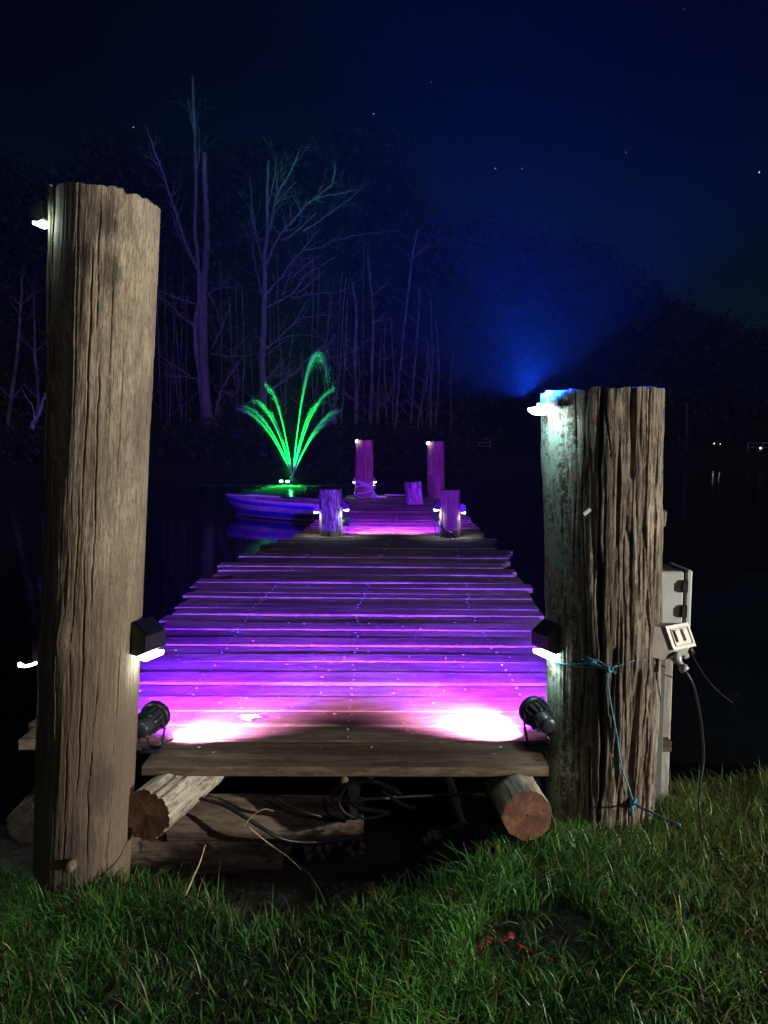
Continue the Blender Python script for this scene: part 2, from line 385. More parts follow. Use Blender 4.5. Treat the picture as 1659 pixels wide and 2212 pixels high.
# ------------------------------------------------------------------ logs
def log_obj(name, A, B, r0, r1, mat, nth=64, nh=40, rough=0.01, cracks=(), bulge=None, top=None, seed=0, parent=None, ridge=0.0, endmat=None, xhint=(1,0,0), chip=0.0, endrough=0.0015):
    """log from A to B; local z runs along it, local x near xhint"""
    A, B = Vector(A), Vector(B); L = (B-A).length; zax = (B-A).normalized()
    xh = Vector(xhint); xax = (xh - zax*xh.dot(zax)).normalized(); yax = zax.cross(xax)
    mt = Matrix((xax, yax, zax)).transposed().to_4x4(); mt.translation = A
    th = np.linspace(0, 2*np.pi, nth, endpoint=False)[None, :]; h = np.linspace(0, 1, nh)[:, None]
    r = r0 + (r1-r0)*h + 0*th
    cx, sy = np.cos(th), np.sin(th); rr = (r0+r1)/2
    r = r + rough*fbm(cx*1.5+seed, sy*1.5, h*L*1.6, 4, seed) + rough*0.5*fbm(cx*rr*60+seed, sy*rr*60, h*L*3.0, 3, seed+9)
    if ridge:
        q = fbm(cx*rr*34+seed, sy*rr*34, h*L*1.7, 3, seed+30)
        r = r - ridge*np.clip(np.abs(q)*-7+1, 0, 1)**1.2
        q2 = fbm(cx*rr*90+seed, sy*rr*90, h*L*5, 2, seed+31)
        r = r + ridge*0.25*q2
    if bulge: r = r + bulge(th, h)
    for (t0, h0, h1, wd, dp) in cracks:     # angle, from, to, half width (m), depth (m)
        tc_ = R(t0) + 0.10*vnoise(h*L*2.2, seed+t0, 0.5, seed) + 0.02*vnoise(h*L*14, seed+t0, 0.5, seed)
        d = np.abs((th - tc_ + np.pi) % (2*np.pi) - np.pi) * rr
        hh = np.clip((h-h0)/max(1e-3, h1-h0), 0, 1)
        win = np.clip(np.minimum(hh if h0 > 0.001 else 1, (1-hh) if h1 < 0.999 else 1)*6, 0, 1) * ((h >= h0) & (h <= h1))
        wv = wd*(0.65+0.5*vnoise(h*L*7, t0, 1.5, seed+3))
        r = r - dp*win*np.exp(-(d/np.maximum(wv, 1e-4))**4)
    Z = h*L + 0*th
    if top is not None:
        tz = top(cx*rr, sy*rr); Z = Z + (h**6)*tz
    if chip:
        Z = Z + (h**40)*chip*(fbm(cx*rr*50, sy*rr*50, 0.3, 3, seed+50)) ; 
    V = np.stack([r*cx, r*sy, Z], -1).reshape(-1, 3)
    i = np.arange(nh-1)[:, None]; k = np.arange(nth)[None, :]; kn = (k+1) % nth
    F = np.stack([i*nth+k, i*nth+kn, (i+1)*nth+kn, (i+1)*nth+k], -1).reshape(-1, 4)
    me = mesh_np(name, V, F)
    # end caps as concentric rings
    o = link(name, me, mat, parent, mtx=mt)
    caps = []
    for base in (0, (nh-1)*nth):
        ring = V[base:base+nth]; c = ring.mean(0)
        W = [ring]
        for q in (0.93, 0.75, 0.5, 0.25, 0.04):
            g = c + (ring-c)*q
            sc = 1 if q > .9 else 1
            g = g.copy(); g[:, 2] += endrough*fbm(g[:, 0]*60, g[:, 1]*60, 0.2, 3, seed+5)*(1.0)
            W.append(g)
        W = np.concatenate(W); ii = np.arange(5)[:, None]
        Fc = np.stack([ii*nth+k, ii*nth+kn, (ii+1)*nth+kn, (ii+1)*nth+k], -1).reshape(-1, 4)
        if base == 0: Fc = Fc[:, ::-1]
        caps.append((W, Fc))
    for Wc, Fc in caps:
        link('sawn_end', mesh_np('sawn_end', Wc, Fc, smooth=False), endmat or mat, o, mtx=Matrix.Identity(4))
    return o

# ------------------------------------------------------------------ terrain and water
WATER = -0.25
def edge(x):
    return np.interp(x, [-6,-3,-1.6,-1.2,-.8,-.5,-.25,0,.3,.55,.75,.95,1.3,2,3,6], [2.7,2.5,2.4,2.34,2.28,2.16,2.12,2.18,2.30,2.44,2.62,2.82,2.95,3.12,3.2,3.6])
def ground_z(x, y):
    x = np.asarray(x, float); y = np.asarray(y, float)
    top = 0.03 + 0.03*fbm(x*1.7, y*1.7, 0.2, 4, 3) + 0.05*np.exp(-((x-.62)**2/.12+(y-2.35)**2/.15)) 
    s = np.clip((y - edge(x))/0.28, 0, 1); s = s*s*(3-2*s)
    shelf = -0.16 + 0.03*fbm(x*5, y*5, 1.2, 3, 8)
    s2 = np.clip((y - 3.1)/0.8, 0, 1); low = shelf*(1-s2) + (-0.9)*s2
    z = top*(1-s) + low*s
    # far bank and rising field
    shore = 36 + 3*np.sin(x*0.07) + 1.5*np.sin(x*0.21+1)
    shore = shore + np.clip(x-6, 0, 60)*0.55
    up = np.clip((y-shore)/10, 0, 1)
    z = np.where(y > 12, -0.9 + (0.55+0.9)*up*up*(3-2*up) + np.clip(y-shore-10, 0, 400)*0.002, z)
    return z
xs = np.concatenate([np.linspace(-400,-8,40), np.linspace(-7.5,-2.2,22), np.arange(-2.1,3.2,0.045), np.linspace(3.4,8,20), np.linspace(9,400,50)])
ys = np.concatenate([np.linspace(-30,0.6,16), np.arange(0.7,4.4,0.045), np.linspace(4.6,30,30), np.linspace(31,60,40), np.linspace(64,900,40)])
GX, GY = np.meshgrid(xs, ys)
GZ = ground_z(GX, GY)
V = np.stack([GX, GY, GZ], -1).reshape(-1, 3)
ny, nx = GX.shape; i = np.arange(ny-1)[:, None]; k = np.arange(nx-1)[None, :]
F = np.stack([i*nx+k, i*nx+k+1, (i+1)*nx+k+1, (i+1)*nx+k], -1).reshape(-1, 4)
link('ground', mesh_np('ground', V, F), M['soil'], kind='structure')
xs = np.linspace(-300, 300, 3); ys2 = np.array([2.3, 400]); 
link('water', mesh_np('water', [(-300,2.95,WATER),(300,2.95,WATER),(300,300,WATER),(-300,300,WATER)], [(0,1,2,3)]), M['water'], kind='structure')

# ------------------------------------------------------------------ jetty
jet = empty('wooden_jetty', 'long uneven wooden plank jetty running out over the dark water', 'jetty', (0, 2.5, 0.35))
JI = Matrix.Translation((0, -2.5, -0.35))
def jadd(o):
    o.parent = jet; o.matrix_parent_inverse = JI; return o
def deck_z(y):
    return float(np.interp(y, [2.4,3.2,4.0,5.0,6.0,7.2,8,9.4,10.5,12,17.8], [.35,.345,.334,.338,.354,.374,.340,.248,.215,.19,.235]))
def deck_c(y): return float(np.interp(y, [2.6,5,7.6,9.8,12.1,17.8], [-.16,-.2,-.03,.09,.17,.42]))
EL = [(2.95,-1.39),(4.7,-1.45),(4.9,-1.38)]
def plank_obj(y0, y1, xl, xr, z, tilt, yaw, roll, th=0.042, rnd=0.0):
    wy = y1-y0; L = xr-xl; mb = MB()
    ns = 6; c = 0.005; vs = []; fs = []
    bow = random.uniform(-0.006, 0.006)
    prof = [(-wy/2+c,-th),(wy/2-c,-th),(wy/2,-th+c),(wy/2,-c),(wy/2-c,0),(-wy/2+c,0),(-wy/2,-c),(-wy/2,-th+c)]
    for i in range(ns+1):
        t = i/ns; x = (t-0.5)*L; bz = bow*(1-(2*t-1)**2) + random.uniform(-.0012,.0012); by = random.uniform(-.0015,.0015)
        for (yy, zz) in prof: vs.append((x, yy+by, zz+bz))
    for i in range(ns):
        for k in range(8): fs.append((i*8+(k+1)%8, i*8+k, (i+1)*8+k, (i+1)*8+(k+1)%8))
    fs.append(tuple(range(8))); fs.append(tuple(ns*8+k for k in range(7,-1,-1)))
    mb.add(vs, fs)
    o = mb.build('plank', M['plank'])
    o.location = ((xl+xr)/2, (y0+y1)/2, z); o.rotation_euler = (tilt, roll, yaw)
    return jadd(o)
screws = MB()
# front board between the posts
plank_obj(2.53, 2.755, -0.862, 0.585, 0.352, R(0.4), R(-0.3), R(0.0), th=0.036)
y = 2.768; n = 0
NEAR = {1:(-1.38,1.05)}
planks = [(2.53,2.755)]
while y < 17.75:
    wd = random.choice([.14,.15,.165,.17,.18]) if y > 3.3 else [.155,.15,.18][min(n,2)]
    far = min(1, max(0, (y-4.2)/2.5))
    gap = random.choice([.006,.012,.018,.026]) if y > 3.2 else .006
    c = deck_c(y); hw = 1.275
    jl = random.choice([0,0,0.0,.05,-.06,-.13,.1,.16]) * (0.4 + 0.6*far); jr = random.choice([0,0,.0,-.05,.06,.1,-.1,-.17]) * (0.4+0.6*far)
    if y > 9.5: jl *= .35; jr *= .35
    if n == 0: jl = 0.0
    xl = c-hw-jl if n else -1.42; xr = c+hw+jr
    z = deck_z(y+wd/2) + random.uniform(-.0055,.0055)*(0.45+0.7*far)
    tilt = random.gauss(.55, .50)*(0.25+far) ; yaw = (-0.5 - 1.3*min(1, max(0, (y-3.2)/2.0)) * (1 if y < 8.5 else 0.6)) + random.gauss(0, .35)*far
    roll = random.gauss(0, .22)*far
    plank_obj(y, y+wd, xl, xr, z, R(tilt), R(yaw), R(roll))
    planks.append((y, y+wd))
    for sx in (c-0.72, c+0.02, c+0.80):
        for sy_ in (.25, .75):
            if y > 9 and random.random() < .4: continue
            px = sx+random.uniform(-.012,.012)
            screws.lathe([(0.0001,0.0018),(0.004,0.002),(0.0062,0.0012),(0.0066,-0.004)][::-1], 8, Matrix.Translation((px, y+wd*sy_, z+.0015 + (px-c)*math.sin(-R(roll)) + (sy_-.5)*wd*math.sin(R(tilt)))))
    y += wd+gap; n += 1
for sx in (-.70, -.05, .44): screws.lathe([(0.0066,-0.004),(0.0062,0.0012),(0.004,0.002),(0.0001,0.0018)], 10, Matrix.Translation((sx, 2.70, 0.3535)))
jadd(screws.build('screw', M['screw'], kind='stuff'))
# bearers and piles under the deck
def beamlog(A, B, r, name='bearer'):
    o = log_obj(name, A, B, r, r, M['beam'], nth=16, nh=14, rough=0.012, seed=random.randint(1,99)); jadd(o); return o
for (ya, yb) in ((5.1, 9.6), (9.3, 13.6), (13.3, 17.6)):
    for s in (-.85, .85):
        beamlog((deck_c(ya)+s, ya, deck_z(ya)-.155), (deck_c(yb)+s, yb, deck_z(yb)-.155), 0.085)
for yy in (5.2, 9.85, 13.4, 17.2):
    beamlog((deck_c(yy)-1.15, yy, deck_z(yy)-.30), (deck_c(yy)+1.15, yy, deck_z(yy)-.30), 0.08, 'cross_beam')
for yy in (5.3, 13.5):
    for s in (-.85, .9):
        beamlog((deck_c(yy)+s, yy+.02, -1.0), (deck_c(yy)+s, yy+.02, deck_z(yy)-.33), 0.1, 'pile')

# near bearer logs, ends sticking out towards the grass
lb = log_obj('bearer_log', P(318,1762,2.38), P(318,1762,2.38)+Vector((.60,2.7,-.15)), 0.086, 0.086, M['log_bark'], nth=140, nh=160, rough=0.014, ridge=0.008,
    cracks=[(60,0,.35,.004,.02),(95,0,.3,.005,.02),(140,0,.2,.004,.015)], seed=21, endmat=M['endgrain'], chip=0)
tag(lb, 'round bearer log with pale flaky bark poking out beside the tall left post', 'log')
rb = log_obj('bearer_log', P(1140,1762,2.38), P(1140,1762,2.38)+Vector((-.18,2.9,-.15)), 0.083, 0.085, M['log_bark'], nth=140, nh=160, rough=0.008,
    cracks=[(85,0,.3,.003,.015),(110,0.02,.3,.003,.012)], seed=33, endmat=M['endgrain'])
tag(rb, 'smooth bearer log with orange sawn end beside the thick right post', 'log')
# retaining timbers under the jetty
a = P(368,1764,2.72); b = P(782,1768,2.80)
rl = log_obj('retaining_log', a, b, 0.088, 0.078, M['log_dull'], nth=96, nh=120, rough=0.012, ridge=0.004, seed=41, cracks=[(200,0,.7,.006,.02)], xhint=(0,0,1), endrough=.01)
tag(rl, 'upper brown retaining log lying crosswise in the gap under the jetty', 'log')
a = P(276,1846,2.70); b = P(612,1850,2.76)
rl2 = log_obj('retaining_log', a, b, 0.066, 0.06, M['log_dull'], nth=96, nh=110, rough=0.012, ridge=0.004, seed=43, xhint=(0,0,1), endrough=.01)
tag(rl2, 'lower brown retaining log half sunk in the mud under the jetty', 'log')
ll = log_obj('weathered_log', P(58,1780,2.95), P(58,1780,2.95)+Vector((-.06,.9,0)), 0.085, 0.09, M['log_bark'], nth=64, nh=40, rough=0.015, ridge=.006, seed=47, endmat=M['log_dull'])
tag(ll, 'grey weathered log end just behind the left side of the tall post', 'log')

# ------------------------------------------------------------------ the near posts
LP_B = Vector((-1.050, 2.42, -0.12)); LP_T = Vector((-0.868, 2.42, 2.262))
def lbulge(th, h):
    g = 0.014*np.exp(-(((th-R(255)+np.pi)%(2*np.pi)-np.pi)/.25)**2 - ((h-.42)/.02)**2)
    g = g + 0.010*np.exp(-(((th-R(215)+np.pi)%(2*np.pi)-np.pi)/.5)**2 - ((h-.40)/.05)**2)
    return g - 0.012*np.exp(-(((th-R(244)+np.pi)%(2*np.pi)-np.pi)/.05)**2 - ((h-.415)/.02)**2)
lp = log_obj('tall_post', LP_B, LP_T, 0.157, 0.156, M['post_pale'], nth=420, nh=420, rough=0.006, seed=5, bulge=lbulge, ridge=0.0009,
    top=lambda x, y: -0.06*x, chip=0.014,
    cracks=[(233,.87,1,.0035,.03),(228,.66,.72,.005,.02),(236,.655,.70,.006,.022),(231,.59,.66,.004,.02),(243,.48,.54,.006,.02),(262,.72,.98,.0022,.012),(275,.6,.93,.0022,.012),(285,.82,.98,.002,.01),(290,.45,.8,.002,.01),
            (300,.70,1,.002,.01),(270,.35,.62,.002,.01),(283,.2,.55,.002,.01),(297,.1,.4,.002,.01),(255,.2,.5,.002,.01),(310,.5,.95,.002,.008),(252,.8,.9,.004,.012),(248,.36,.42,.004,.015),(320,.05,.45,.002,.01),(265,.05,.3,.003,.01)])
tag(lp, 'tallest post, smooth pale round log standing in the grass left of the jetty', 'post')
spl = MB()
for (xa_, xb_, y0_, y1_, w_) in ((108,98,400,1060,.0075),(113,109,425,760,.0035)):
    pts = [P(xa_+(xb_-xa_)*i/14+1.5*math.sin(i*.9), y0_+(y1_-y0_)*i/14, 2.36) for i in range(15)]
    spl.tube(pts, [w_*(.6+.5*random.random())*(1-.6*i/14) for i in range(15)], 5)
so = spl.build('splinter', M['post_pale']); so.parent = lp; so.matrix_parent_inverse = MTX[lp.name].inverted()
lamp('top_light_spill', 'POINT', P(88,478,2.33), .30, (.7,1,.95), size=.015)
kb = MB().lathe([(0.0,-.02),(.016,-.02),(.019,0.0),(.015,.012),(.004,.014)], 14, Matrix.Translation(P(150,1872,2.245)) @ Matrix.Rotation(R(90),4,'X'))
ko = kb.build('bolt', M['log_dull']); ko.parent = lp; ko.matrix_parent_inverse = MTX[lp.name].inverted()

RP_B = Vector((0.835, 2.76, -0.10)); RP_T = Vector((0.800, 2.76, 1.685))
rp_cr = [(255,.0,1,.009,.06),(283,.82,1,.012,.05),(283,.45,.85,.003,.015),(302,.3,1,.004,.03),(315,.55,1,.004,.02),(270,.2,.6,.004,.015),(240,.3,.9,.003,.015),(246,.0,.3,.006,.02),(262,.86,1,.003,.02),
         (292,.0,.45,.012,.035),(303,.0,.35,.009,.03),(312,.0,.4,.008,.03),(275,.0,.22,.007,.02),(228,.2,.6,.003,.012),(322,.2,.6,.003,.015),(295,.86,1,.003,.02),(308,.9,1,.004,.02),(268,.35,.5,.006,.02),(234,.0,.4,.004,.015),(286,.24,.30,.008,.02)]
rpst = log_obj('thick_post', RP_B, RP_T, 0.198, 0.218, M['post_dark'], nth=560, nh=380, rough=0.014, seed=15, ridge=0.007, cracks=rp_cr, chip=0.012,
    bulge=lambda th, h: -0.012*np.sin(h*3.14)*np.cos(th-3.1) + 0.008*np.exp(-(((th-R(353)+np.pi)%(2*np.pi)-np.pi)/.12)**2 - ((h-.74)/.012)**2))
tag(rpst, 'thickest post, dark deeply cracked log beside the grey power cabinet', 'post')
def post_pt(px, py, post='R', off=0.008):
    B_, T_, r0, r1 = (RP_B, RP_T, .198, .218) if post == 'R' else (LP_B, LP_T, .157, .156)
    Y = B_.y - .19
    for _ in range(6):
        p = P(px, py, Y); t = (p.z-B_.z)/(T_.z-B_.z); c = B_.lerp(T_, t); r = r0+(r1-r0)*t
        d = p.x - c.x; Y = c.y - math.sqrt(max(0.0004, r*r-d*d)) - off
    return P(px, py, Y)
tagp = MB().box((0,0,0), (.030,.004,.012), Matrix.Rotation(R(-40),3,'Y'), .0015)
o = tagp.build('plastic_tag', M['tagwhite'], loc=post_pt(1268,1106)); tag(o, 'small white tag stuck on the face of the thick cracked post', 'tag')
def add_blots(obj, spots, colr, axis_stretch=.5):
    mat = obj.data.materials[0]; nt = mat.node_tree; b = nt.nodes['Principled BSDF']
    src = b.inputs['Base Color'].links[0].from_socket; inv = MTX[obj.name].inverted()
    nz = N(nt, 'ShaderNodeTexNoise', Scale=1.0, Detail=6.0, Roughness=.8); nt.links.new(coords(nt, (55,55,18)), nz.inputs['Vector'])
    tcx = nt.nodes.new('ShaderNodeTexCoord')
    for (p, rad) in spots:
        q = inv @ p
        sb = N(nt, 'ShaderNodeVectorMath', operation='SUBTRACT'); nt.links.new(tcx.outputs['Object'], sb.inputs[0]); sb.inputs[1].default_value = q
        ml = N(nt, 'ShaderNodeVectorMath', operation='MULTIPLY'); nt.links.new(sb.outputs[0], ml.inputs[0]); ml.inputs[1].default_value = (1/rad, 1/rad, axis_stretch/rad)
        ln = N(nt, 'ShaderNodeVectorMath', operation='LENGTH'); nt.links.new(ml.outputs[0], ln.inputs[0])
        ma = N(nt, 'ShaderNodeMath', operation='MULTIPLY_ADD'); nt.links.new(nz.outputs[0], ma.inputs[0]); ma.inputs[1].default_value = 2.2; nt.links.new(ln.outputs['Value'], ma.inputs[2])
        mk = ramp(nt, ma.outputs[0], [(.0,(1,1,1)),(.9,(0,0,0))]); mk.color_ramp.elements[0].position = .0
        mr_ = N(nt, 'ShaderNodeMapRange'); mr_.inputs['From Min'].default_value = 2.05; mr_.inputs['From Max'].default_value = 1.45; nt.links.new(ma.outputs[0], mr_.inputs[0])
        sc_ = N(nt, 'ShaderNodeMath', operation='MULTIPLY'); nt.links.new(mr_.outputs[0], sc_.inputs[0]); sc_.inputs[1].default_value = .8
        src = mixc(nt, sc_.outputs[0], src, colr)
    nt.links.new(src, b.inputs['Base Color'])
add_blots(lp, [(post_pt(228,470,'L',0),.045),(post_pt(186,560,'L',0),.035),(post_pt(240,590,'L',0),.04),(post_pt(130,1180,'L',0),.03),(post_pt(215,1700,'L',0),.07),(post_pt(170,1850,'L',0),.09)], (.075,.06,.05))
# pegs / chips on its right side
pc = MB().box((0,0,0), (.02,.03,.06), Matrix.Rotation(R(5),3,'Y'), .004)
o = pc.build('bark_chip', M['post_dark'], loc=(1.03,2.72,1.22)); o.parent = rpst; o.matrix_parent_inverse = MTX[rpst.name].inverted()

# ------------------------------------------------------------------ far posts on the jetty
G_posts = 'posts standing on the jetty'
def dpost(px, base, top, wpx, Y, mat, seed, name, label, lean=0, cracks=(), ridge=.012, topf=None):
    B_ = P(px, base, Y); zb = deck_z(Y); B_.z = zb - .06 if name == 'short_stump' else -.8
    T_ = P(px+lean, top, Y); B0 = P(px, base, Y); 
    B_.x = B0.x; r = wpx/2/FPX*Y
    o = log_obj(name, (B0.x, Y, zb-.05 if name=='short_stump' else zb-.6), T_, r, r*.98, mat, nth=150, nh=110, rough=0.022, seed=seed, ridge=ridge, cracks=cracks, chip=.015, endmat=mat, top=topf)
    return tag(o, label, 'post')
sl = dpost(714,1165,1057,49,9.95,M['post_bark'],61,'mooring_post','short mooring post with flaky grey bark on the left of the jetty', cracks=[(270,.85,1,.006,.02)])
sr = dpost(972,1165,1058,45,9.95,M['post_red'],62,'mooring_post','short mooring post with reddish face and top split on the right of the jetty', cracks=[(273,.8,1,.006,.03)], ridge=.006)
fl = dpost(787,1072,951,39,17.1,M['post_red'],63,'mooring_post','far tall post with rope wound round its foot at the jetty end', ridge=.02, cracks=[(265,.3,1,.01,.02)])
fr = dpost(944,1078,954,37,16.9,M['post_red'],64,'mooring_post','far tall bare post at the right corner of the jetty end', lean=-3, ridge=.02, cracks=[(270,.2,1,.012,.03)])
st = dpost(896,1087,1041,37,15.4,M['post_bark'],65,'short_stump','low leaning grey stump on the deck near the far end', lean=-5)
# pale rope on the far left post
rb_ = MB(); c = Vector((P(787,1072,17.1).x, 17.1, 0)); zb = deck_z(17.1)
for q in range(6):
    h0 = .08+.065*q; pts = []
    for i in range(25):
        a = 2*math.pi*i/24+q; rr = .235+.015*math.sin(3*a+q)
        pts.append((c.x+rr*math.cos(a), c.y+rr*math.sin(a), zb+h0+.09*math.sin(a*1.0+q*1.3)+.02*math.sin(2*a)))
    rb_.tube(pts, .013, 5)
for q in range(3):
    rb_.tube(spline([(c.x+.1,c.y-.22,zb+.3-.08*q),(c.x+.22,c.y-.26,zb+.12),(c.x+.15+.1*q,c.y-.32,zb+.02),(c.x+.35+.08*q,c.y-.2,zb+.03),(c.x+.5,c.y-.3-.03*q,zb+.02)],5), .013, 5)
o = rb_.build('mooring_rope', M['rope_pale']); tag(o, 'pale rope wound around the foot of the far left post', 'rope')
hz = MB().box((0,0,0),(.05,.9,.03),Matrix.Rotation(R(80),3,'Z'),.005)
o = hz.build('boat_pole', M['boat_wood'], loc=(.45,17.35,deck_z(17.3)+.03)); tag(o, 'short pole lying on the boards between the far posts', 'pole')

# ------------------------------------------------------------------ lamps and fixtures
def solar_light(loc, face, s=1.0, label='', group='solar wall lights', power=2.0, mat='led_white', col=(.80,1,.95), down=(0,0,-1), tilt=0, emis=True):
    """face = horizontal direction the fixture looks; s = scale"""
    t = empty('solar_wall_light', label, 'wall light', loc, (0, 0, math.atan2(face[1], face[0])), group)
    # local: +x away from the post
    W, H, D = .10*s, .105*s, .075*s
    mb = MB()
    prof = [(0,-H*.35),(0,H*.5),(D*.25,H*.62),(D,H*.22),(D*.95,-.03*s),(D*.45,-H*.45),(.012*s,-H*.40)]
    mb.prism([(x,-W/2,z) for x,z in prof], (0,W,0)); mb.build('housing', M['black'], t)
    pn = MB().prism([(D*.30,-W*.42,H*.615),(D*.96,-W*.42,H*.255),(D*.96,W*.42,H*.255),(D*.30,W*.42,H*.615)], (.0012*s,0,.0022*s)); pn.build('solar_panel', M['panel'], t)
    df = MB().prism([(.014*s,-W*.44,-H*.42),(D*.44,-W*.44,-H*.47),(D*.92,-W*.44,-.045*s),(D*.90,-W*.44,-.06*s),(D*.46,-W*.44,-H*.55),(.014*s,-W*.44,-H*.50)], (0,W*.88,0)); df.build('diffuser', M[mat], t)
    d = Vector((face[0]*-.25, face[1]*-.25, -1))
    L = Vector(loc) + Vector((face[0], face[1], 0))*D*.55 + Vector((0,0,-H*.62))
    lamp('wall_light_lamp', 'SPOT', L, power, col, d=d, size=.02*s, angle=150, blend=.6)
    return t
# low pair
pl = P(306,1378,2.42); solar_light((pl.x-.012, pl.y, pl.z), (.92,-.38), 1.0, 'black solar wall light on the right flank of the tall left post', power=1.1)
pr = P(1196,1378,2.70); solar_light((pr.x+.008, pr.y, pr.z), (-.92,-.38), 1.0, 'black solar wall light on the left flank of the thick cracked post', power=1.1)
pb = P(90,1402,2.46); solar_light((pb.x+.002, pb.y, pb.z), (-.95,.3), .95, 'lit solar wall light low on the hidden left side of the tall post', power=5)
pt = P(102,462,2.40); solar_light((pt.x+.006, pt.y, pt.z), (-.9,.2), .6, 'small bright solar light near the top of the tall left post', power=1.0)
# lamp at the top left of the thick post
lt = P(1172,884,2.62)
t = empty('post_top_light', 'brightest lamp, glaring blue-white at the top of the thick post', 'wall light', lt, (0,0,0))
MB().box((.058,.055,.032),(.06,.012,.05),None,.003).build('bracket', M['grey_plastic'], t)
MB().box((.02,.0,.012),(.075,.06,.008),Matrix.Rotation(R(12),3,'Y'),.002).build('housing', M['grey_plastic'], t)
MB().lathe([(0.001,-.020),(.030,-.018),(.046,-.006),(.047,.004),(.02,.008)], 20, Matrix.Translation((-.004,-.004,0))).build('diffuser', M['led_blue'], t)
lamp('post_top_lamp', 'POINT', lt+Vector((-.034,-.020,-.03)), .7, (.62,.95,1.0), size=.02)
# blue spots added to imitate lens flare as glow in the haze
BC = (.004,.075,1.0)
lamp('flare_glow_top', 'SPOT', lt+Vector((-.05,.0,.09)), 2600, BC, d=(.40,.5,.8), size=.01, angle=165, blend=1.0)
lamp('flare_beam', 'SPOT', lt+Vector((-.05,.0,.06)), 6000, BC, d=(.27,.25,.93), size=.006, angle=90, blend=.30)
lamp('flare_glow_side', 'SPOT', lt+Vector((-.05,.0,.04)), 9500, BC, d=(-.45,.85,.90), size=.01, angle=94, blend=1.0)
lamp('top_light_halo', 'SPOT', pt+Vector((-.03,0,-.01)), 500, (.05,.45,1.0), d=(-1,.5,.15), size=.01, angle=120, blend=1.0)  # extra cyan spot added as a glare halo for the small top light
# stub posts: solar lights on both flanks
for (px, py, Y, f, lab, s) in ((690,1098,9.9,(-1,-.1),'solar light on the boat side of the short flaky post',1.05),(741,1093,9.9,(1,-.1),'solar light on the deck side of the short flaky post',1.05),
                            (949,1093,9.9,(-1,-.1),'solar light on the deck side of the short reddish post',1.05),(994,1099,9.9,(1,-.1),'solar light on the water side of the short reddish post',1.05),
                            (769,1037,17.1,(-1,-.1),'solar light left of the rope on the far left post',1.0),(806,1037,17.1,(1,-.1),'solar light right of the rope on the far left post',1.0)):
    p = P(px, py, Y); solar_light(p, f, s, lab, 'solar wall lights', power=4.0)
for (px, py, Y, lab) in ((771,953,17.0,'tiny lamp at the top corner of the far left post'),(925,957,16.8,'tiny lamp at the top corner of the far right post')):
    p = P(px, py, Y); t = empty('post_top_light', lab, 'lamp', p)
    MB().lathe([(.01,-.03),(.032,-.02),(.036,.0),(.022,.025),(.01,.03)], 12).build('diffuser', M['led_white'], t)
    MB().box((.04,0,0),(.03,.03,.05),None,.004).build('bracket', M['black'], t)
    lamp('post_top_lamp', 'POINT', p+Vector((0,-.09,0)), 1.0, (.85,1,.95), size=.03)

def spotlight(loc, d, s, label, group='round garden spotlights', powB=1.0, powR=1.0, powW=1.0, stake_z=None, yoke=True, core=None):
    d = Vector(d).normalized(); t = empty('garden_spotlight', label, 'spotlight', loc, (0,0,0), group)
    q = d.to_track_quat('Z', 'Y').to_matrix().to_4x4()
    MB().lathe([(.012,-.085),(.026,-.082),(.029,-.075),(.029,-.05),(.031,-.045),(.031,-.03)], 22, q @ Matrix.Scale(s,4)).build('rear_housing', M['black_metal'], t)
    body = MB().lathe([(.030,-.03),(.034,-.01),(.036,.02),(.040,.026)], 24, q @ Matrix.Scale(s,4)); body.build('housing', M['black_metal'], t)
    fin = MB()
    for k in range(14):
        a = 2*math.pi*k/14
        m = q @ Matrix.Scale(s,4) @ Matrix.Rotation(a,4,'Z') @ Matrix.Translation((.037,0,-.005))
        vs = [m @ Vector((x*.007, y*.0018, z*.026)) for z in (-1,1) for y in (-1,1) for x in (-1,1)]
        fin.add(vs, [(0,2,3,1),(4,5,7,6),(0,1,5,4),(2,6,7,3),(0,4,6,2),(1,3,7,5)])
    fin.build('cooling_fins', M['black_metal'], t)
    MB().lathe([(.040,.024),(.049,.026),(.052,.032),(.052,.046),(.049,.052),(.046,.052),(.046,.044)], 28, q @ Matrix.Scale(s,4)).build('rim', M['black'], t)
    MB().lathe([(.001,.0440),(.0455,.0440),(.0455,.0446),(.001,.0446)], 24, q @ Matrix.Scale(s,4)).build('lens', M['led_purple'], t)
    sc = MB()
    for k in range(6):
        a = 2*math.pi*k/6+.3; sc.lathe([(.0025,0),(.0025,.003),(.001,.0035)], 8, q @ Matrix.Scale(s,4) @ Matrix.Rotation(a,4,'Z') @ Matrix.Translation((.0525,0,.038)) @ Matrix.Rotation(R(90),4,'Y'))
    sc.build('rim_screw', M['screw'], t)
    if yoke:
        side = d.cross(Vector((0,0,1))).normalized(); yk = MB()
        for sg in (-1, 1):
            yk.tube([side*sg*.045*s + Vector((0,0,.0)), side*sg*.05*s + Vector((0,0,-.03*s)), side*sg*.035*s + Vector((0,0,stake_z+.014)), Vector((0,0,stake_z+.006))], .0045*s, 6)
        yk.build('yoke', M['black_metal'], t)
        MB().box((0,0,stake_z+.006), (.07*s,.05*s,.010), None, .003).build('base_plate', M['black_metal'], t)
    c = Vector(loc) + d*.062*s
    lamp('spotlight_blue', 'SPOT', c, powB, (.095,.009,1.0), d=d, size=.03*s, angle=108, blend=1.0)
    lamp('spotlight_red', 'SPOT', c+Vector((0,0,.004)), powR, (1.0,.03,.13), d=Vector((core[0]*.8,1,0)) if core else d, size=.03*s, angle=90, blend=1.0)
    lamp('spotlight_core', 'SPOT', c, powW, (.9,.36,1.0), d=Vector(core) if core else d+Vector((0,0,-.12)), size=.02*s, angle=72, blend=1.0)
    return t
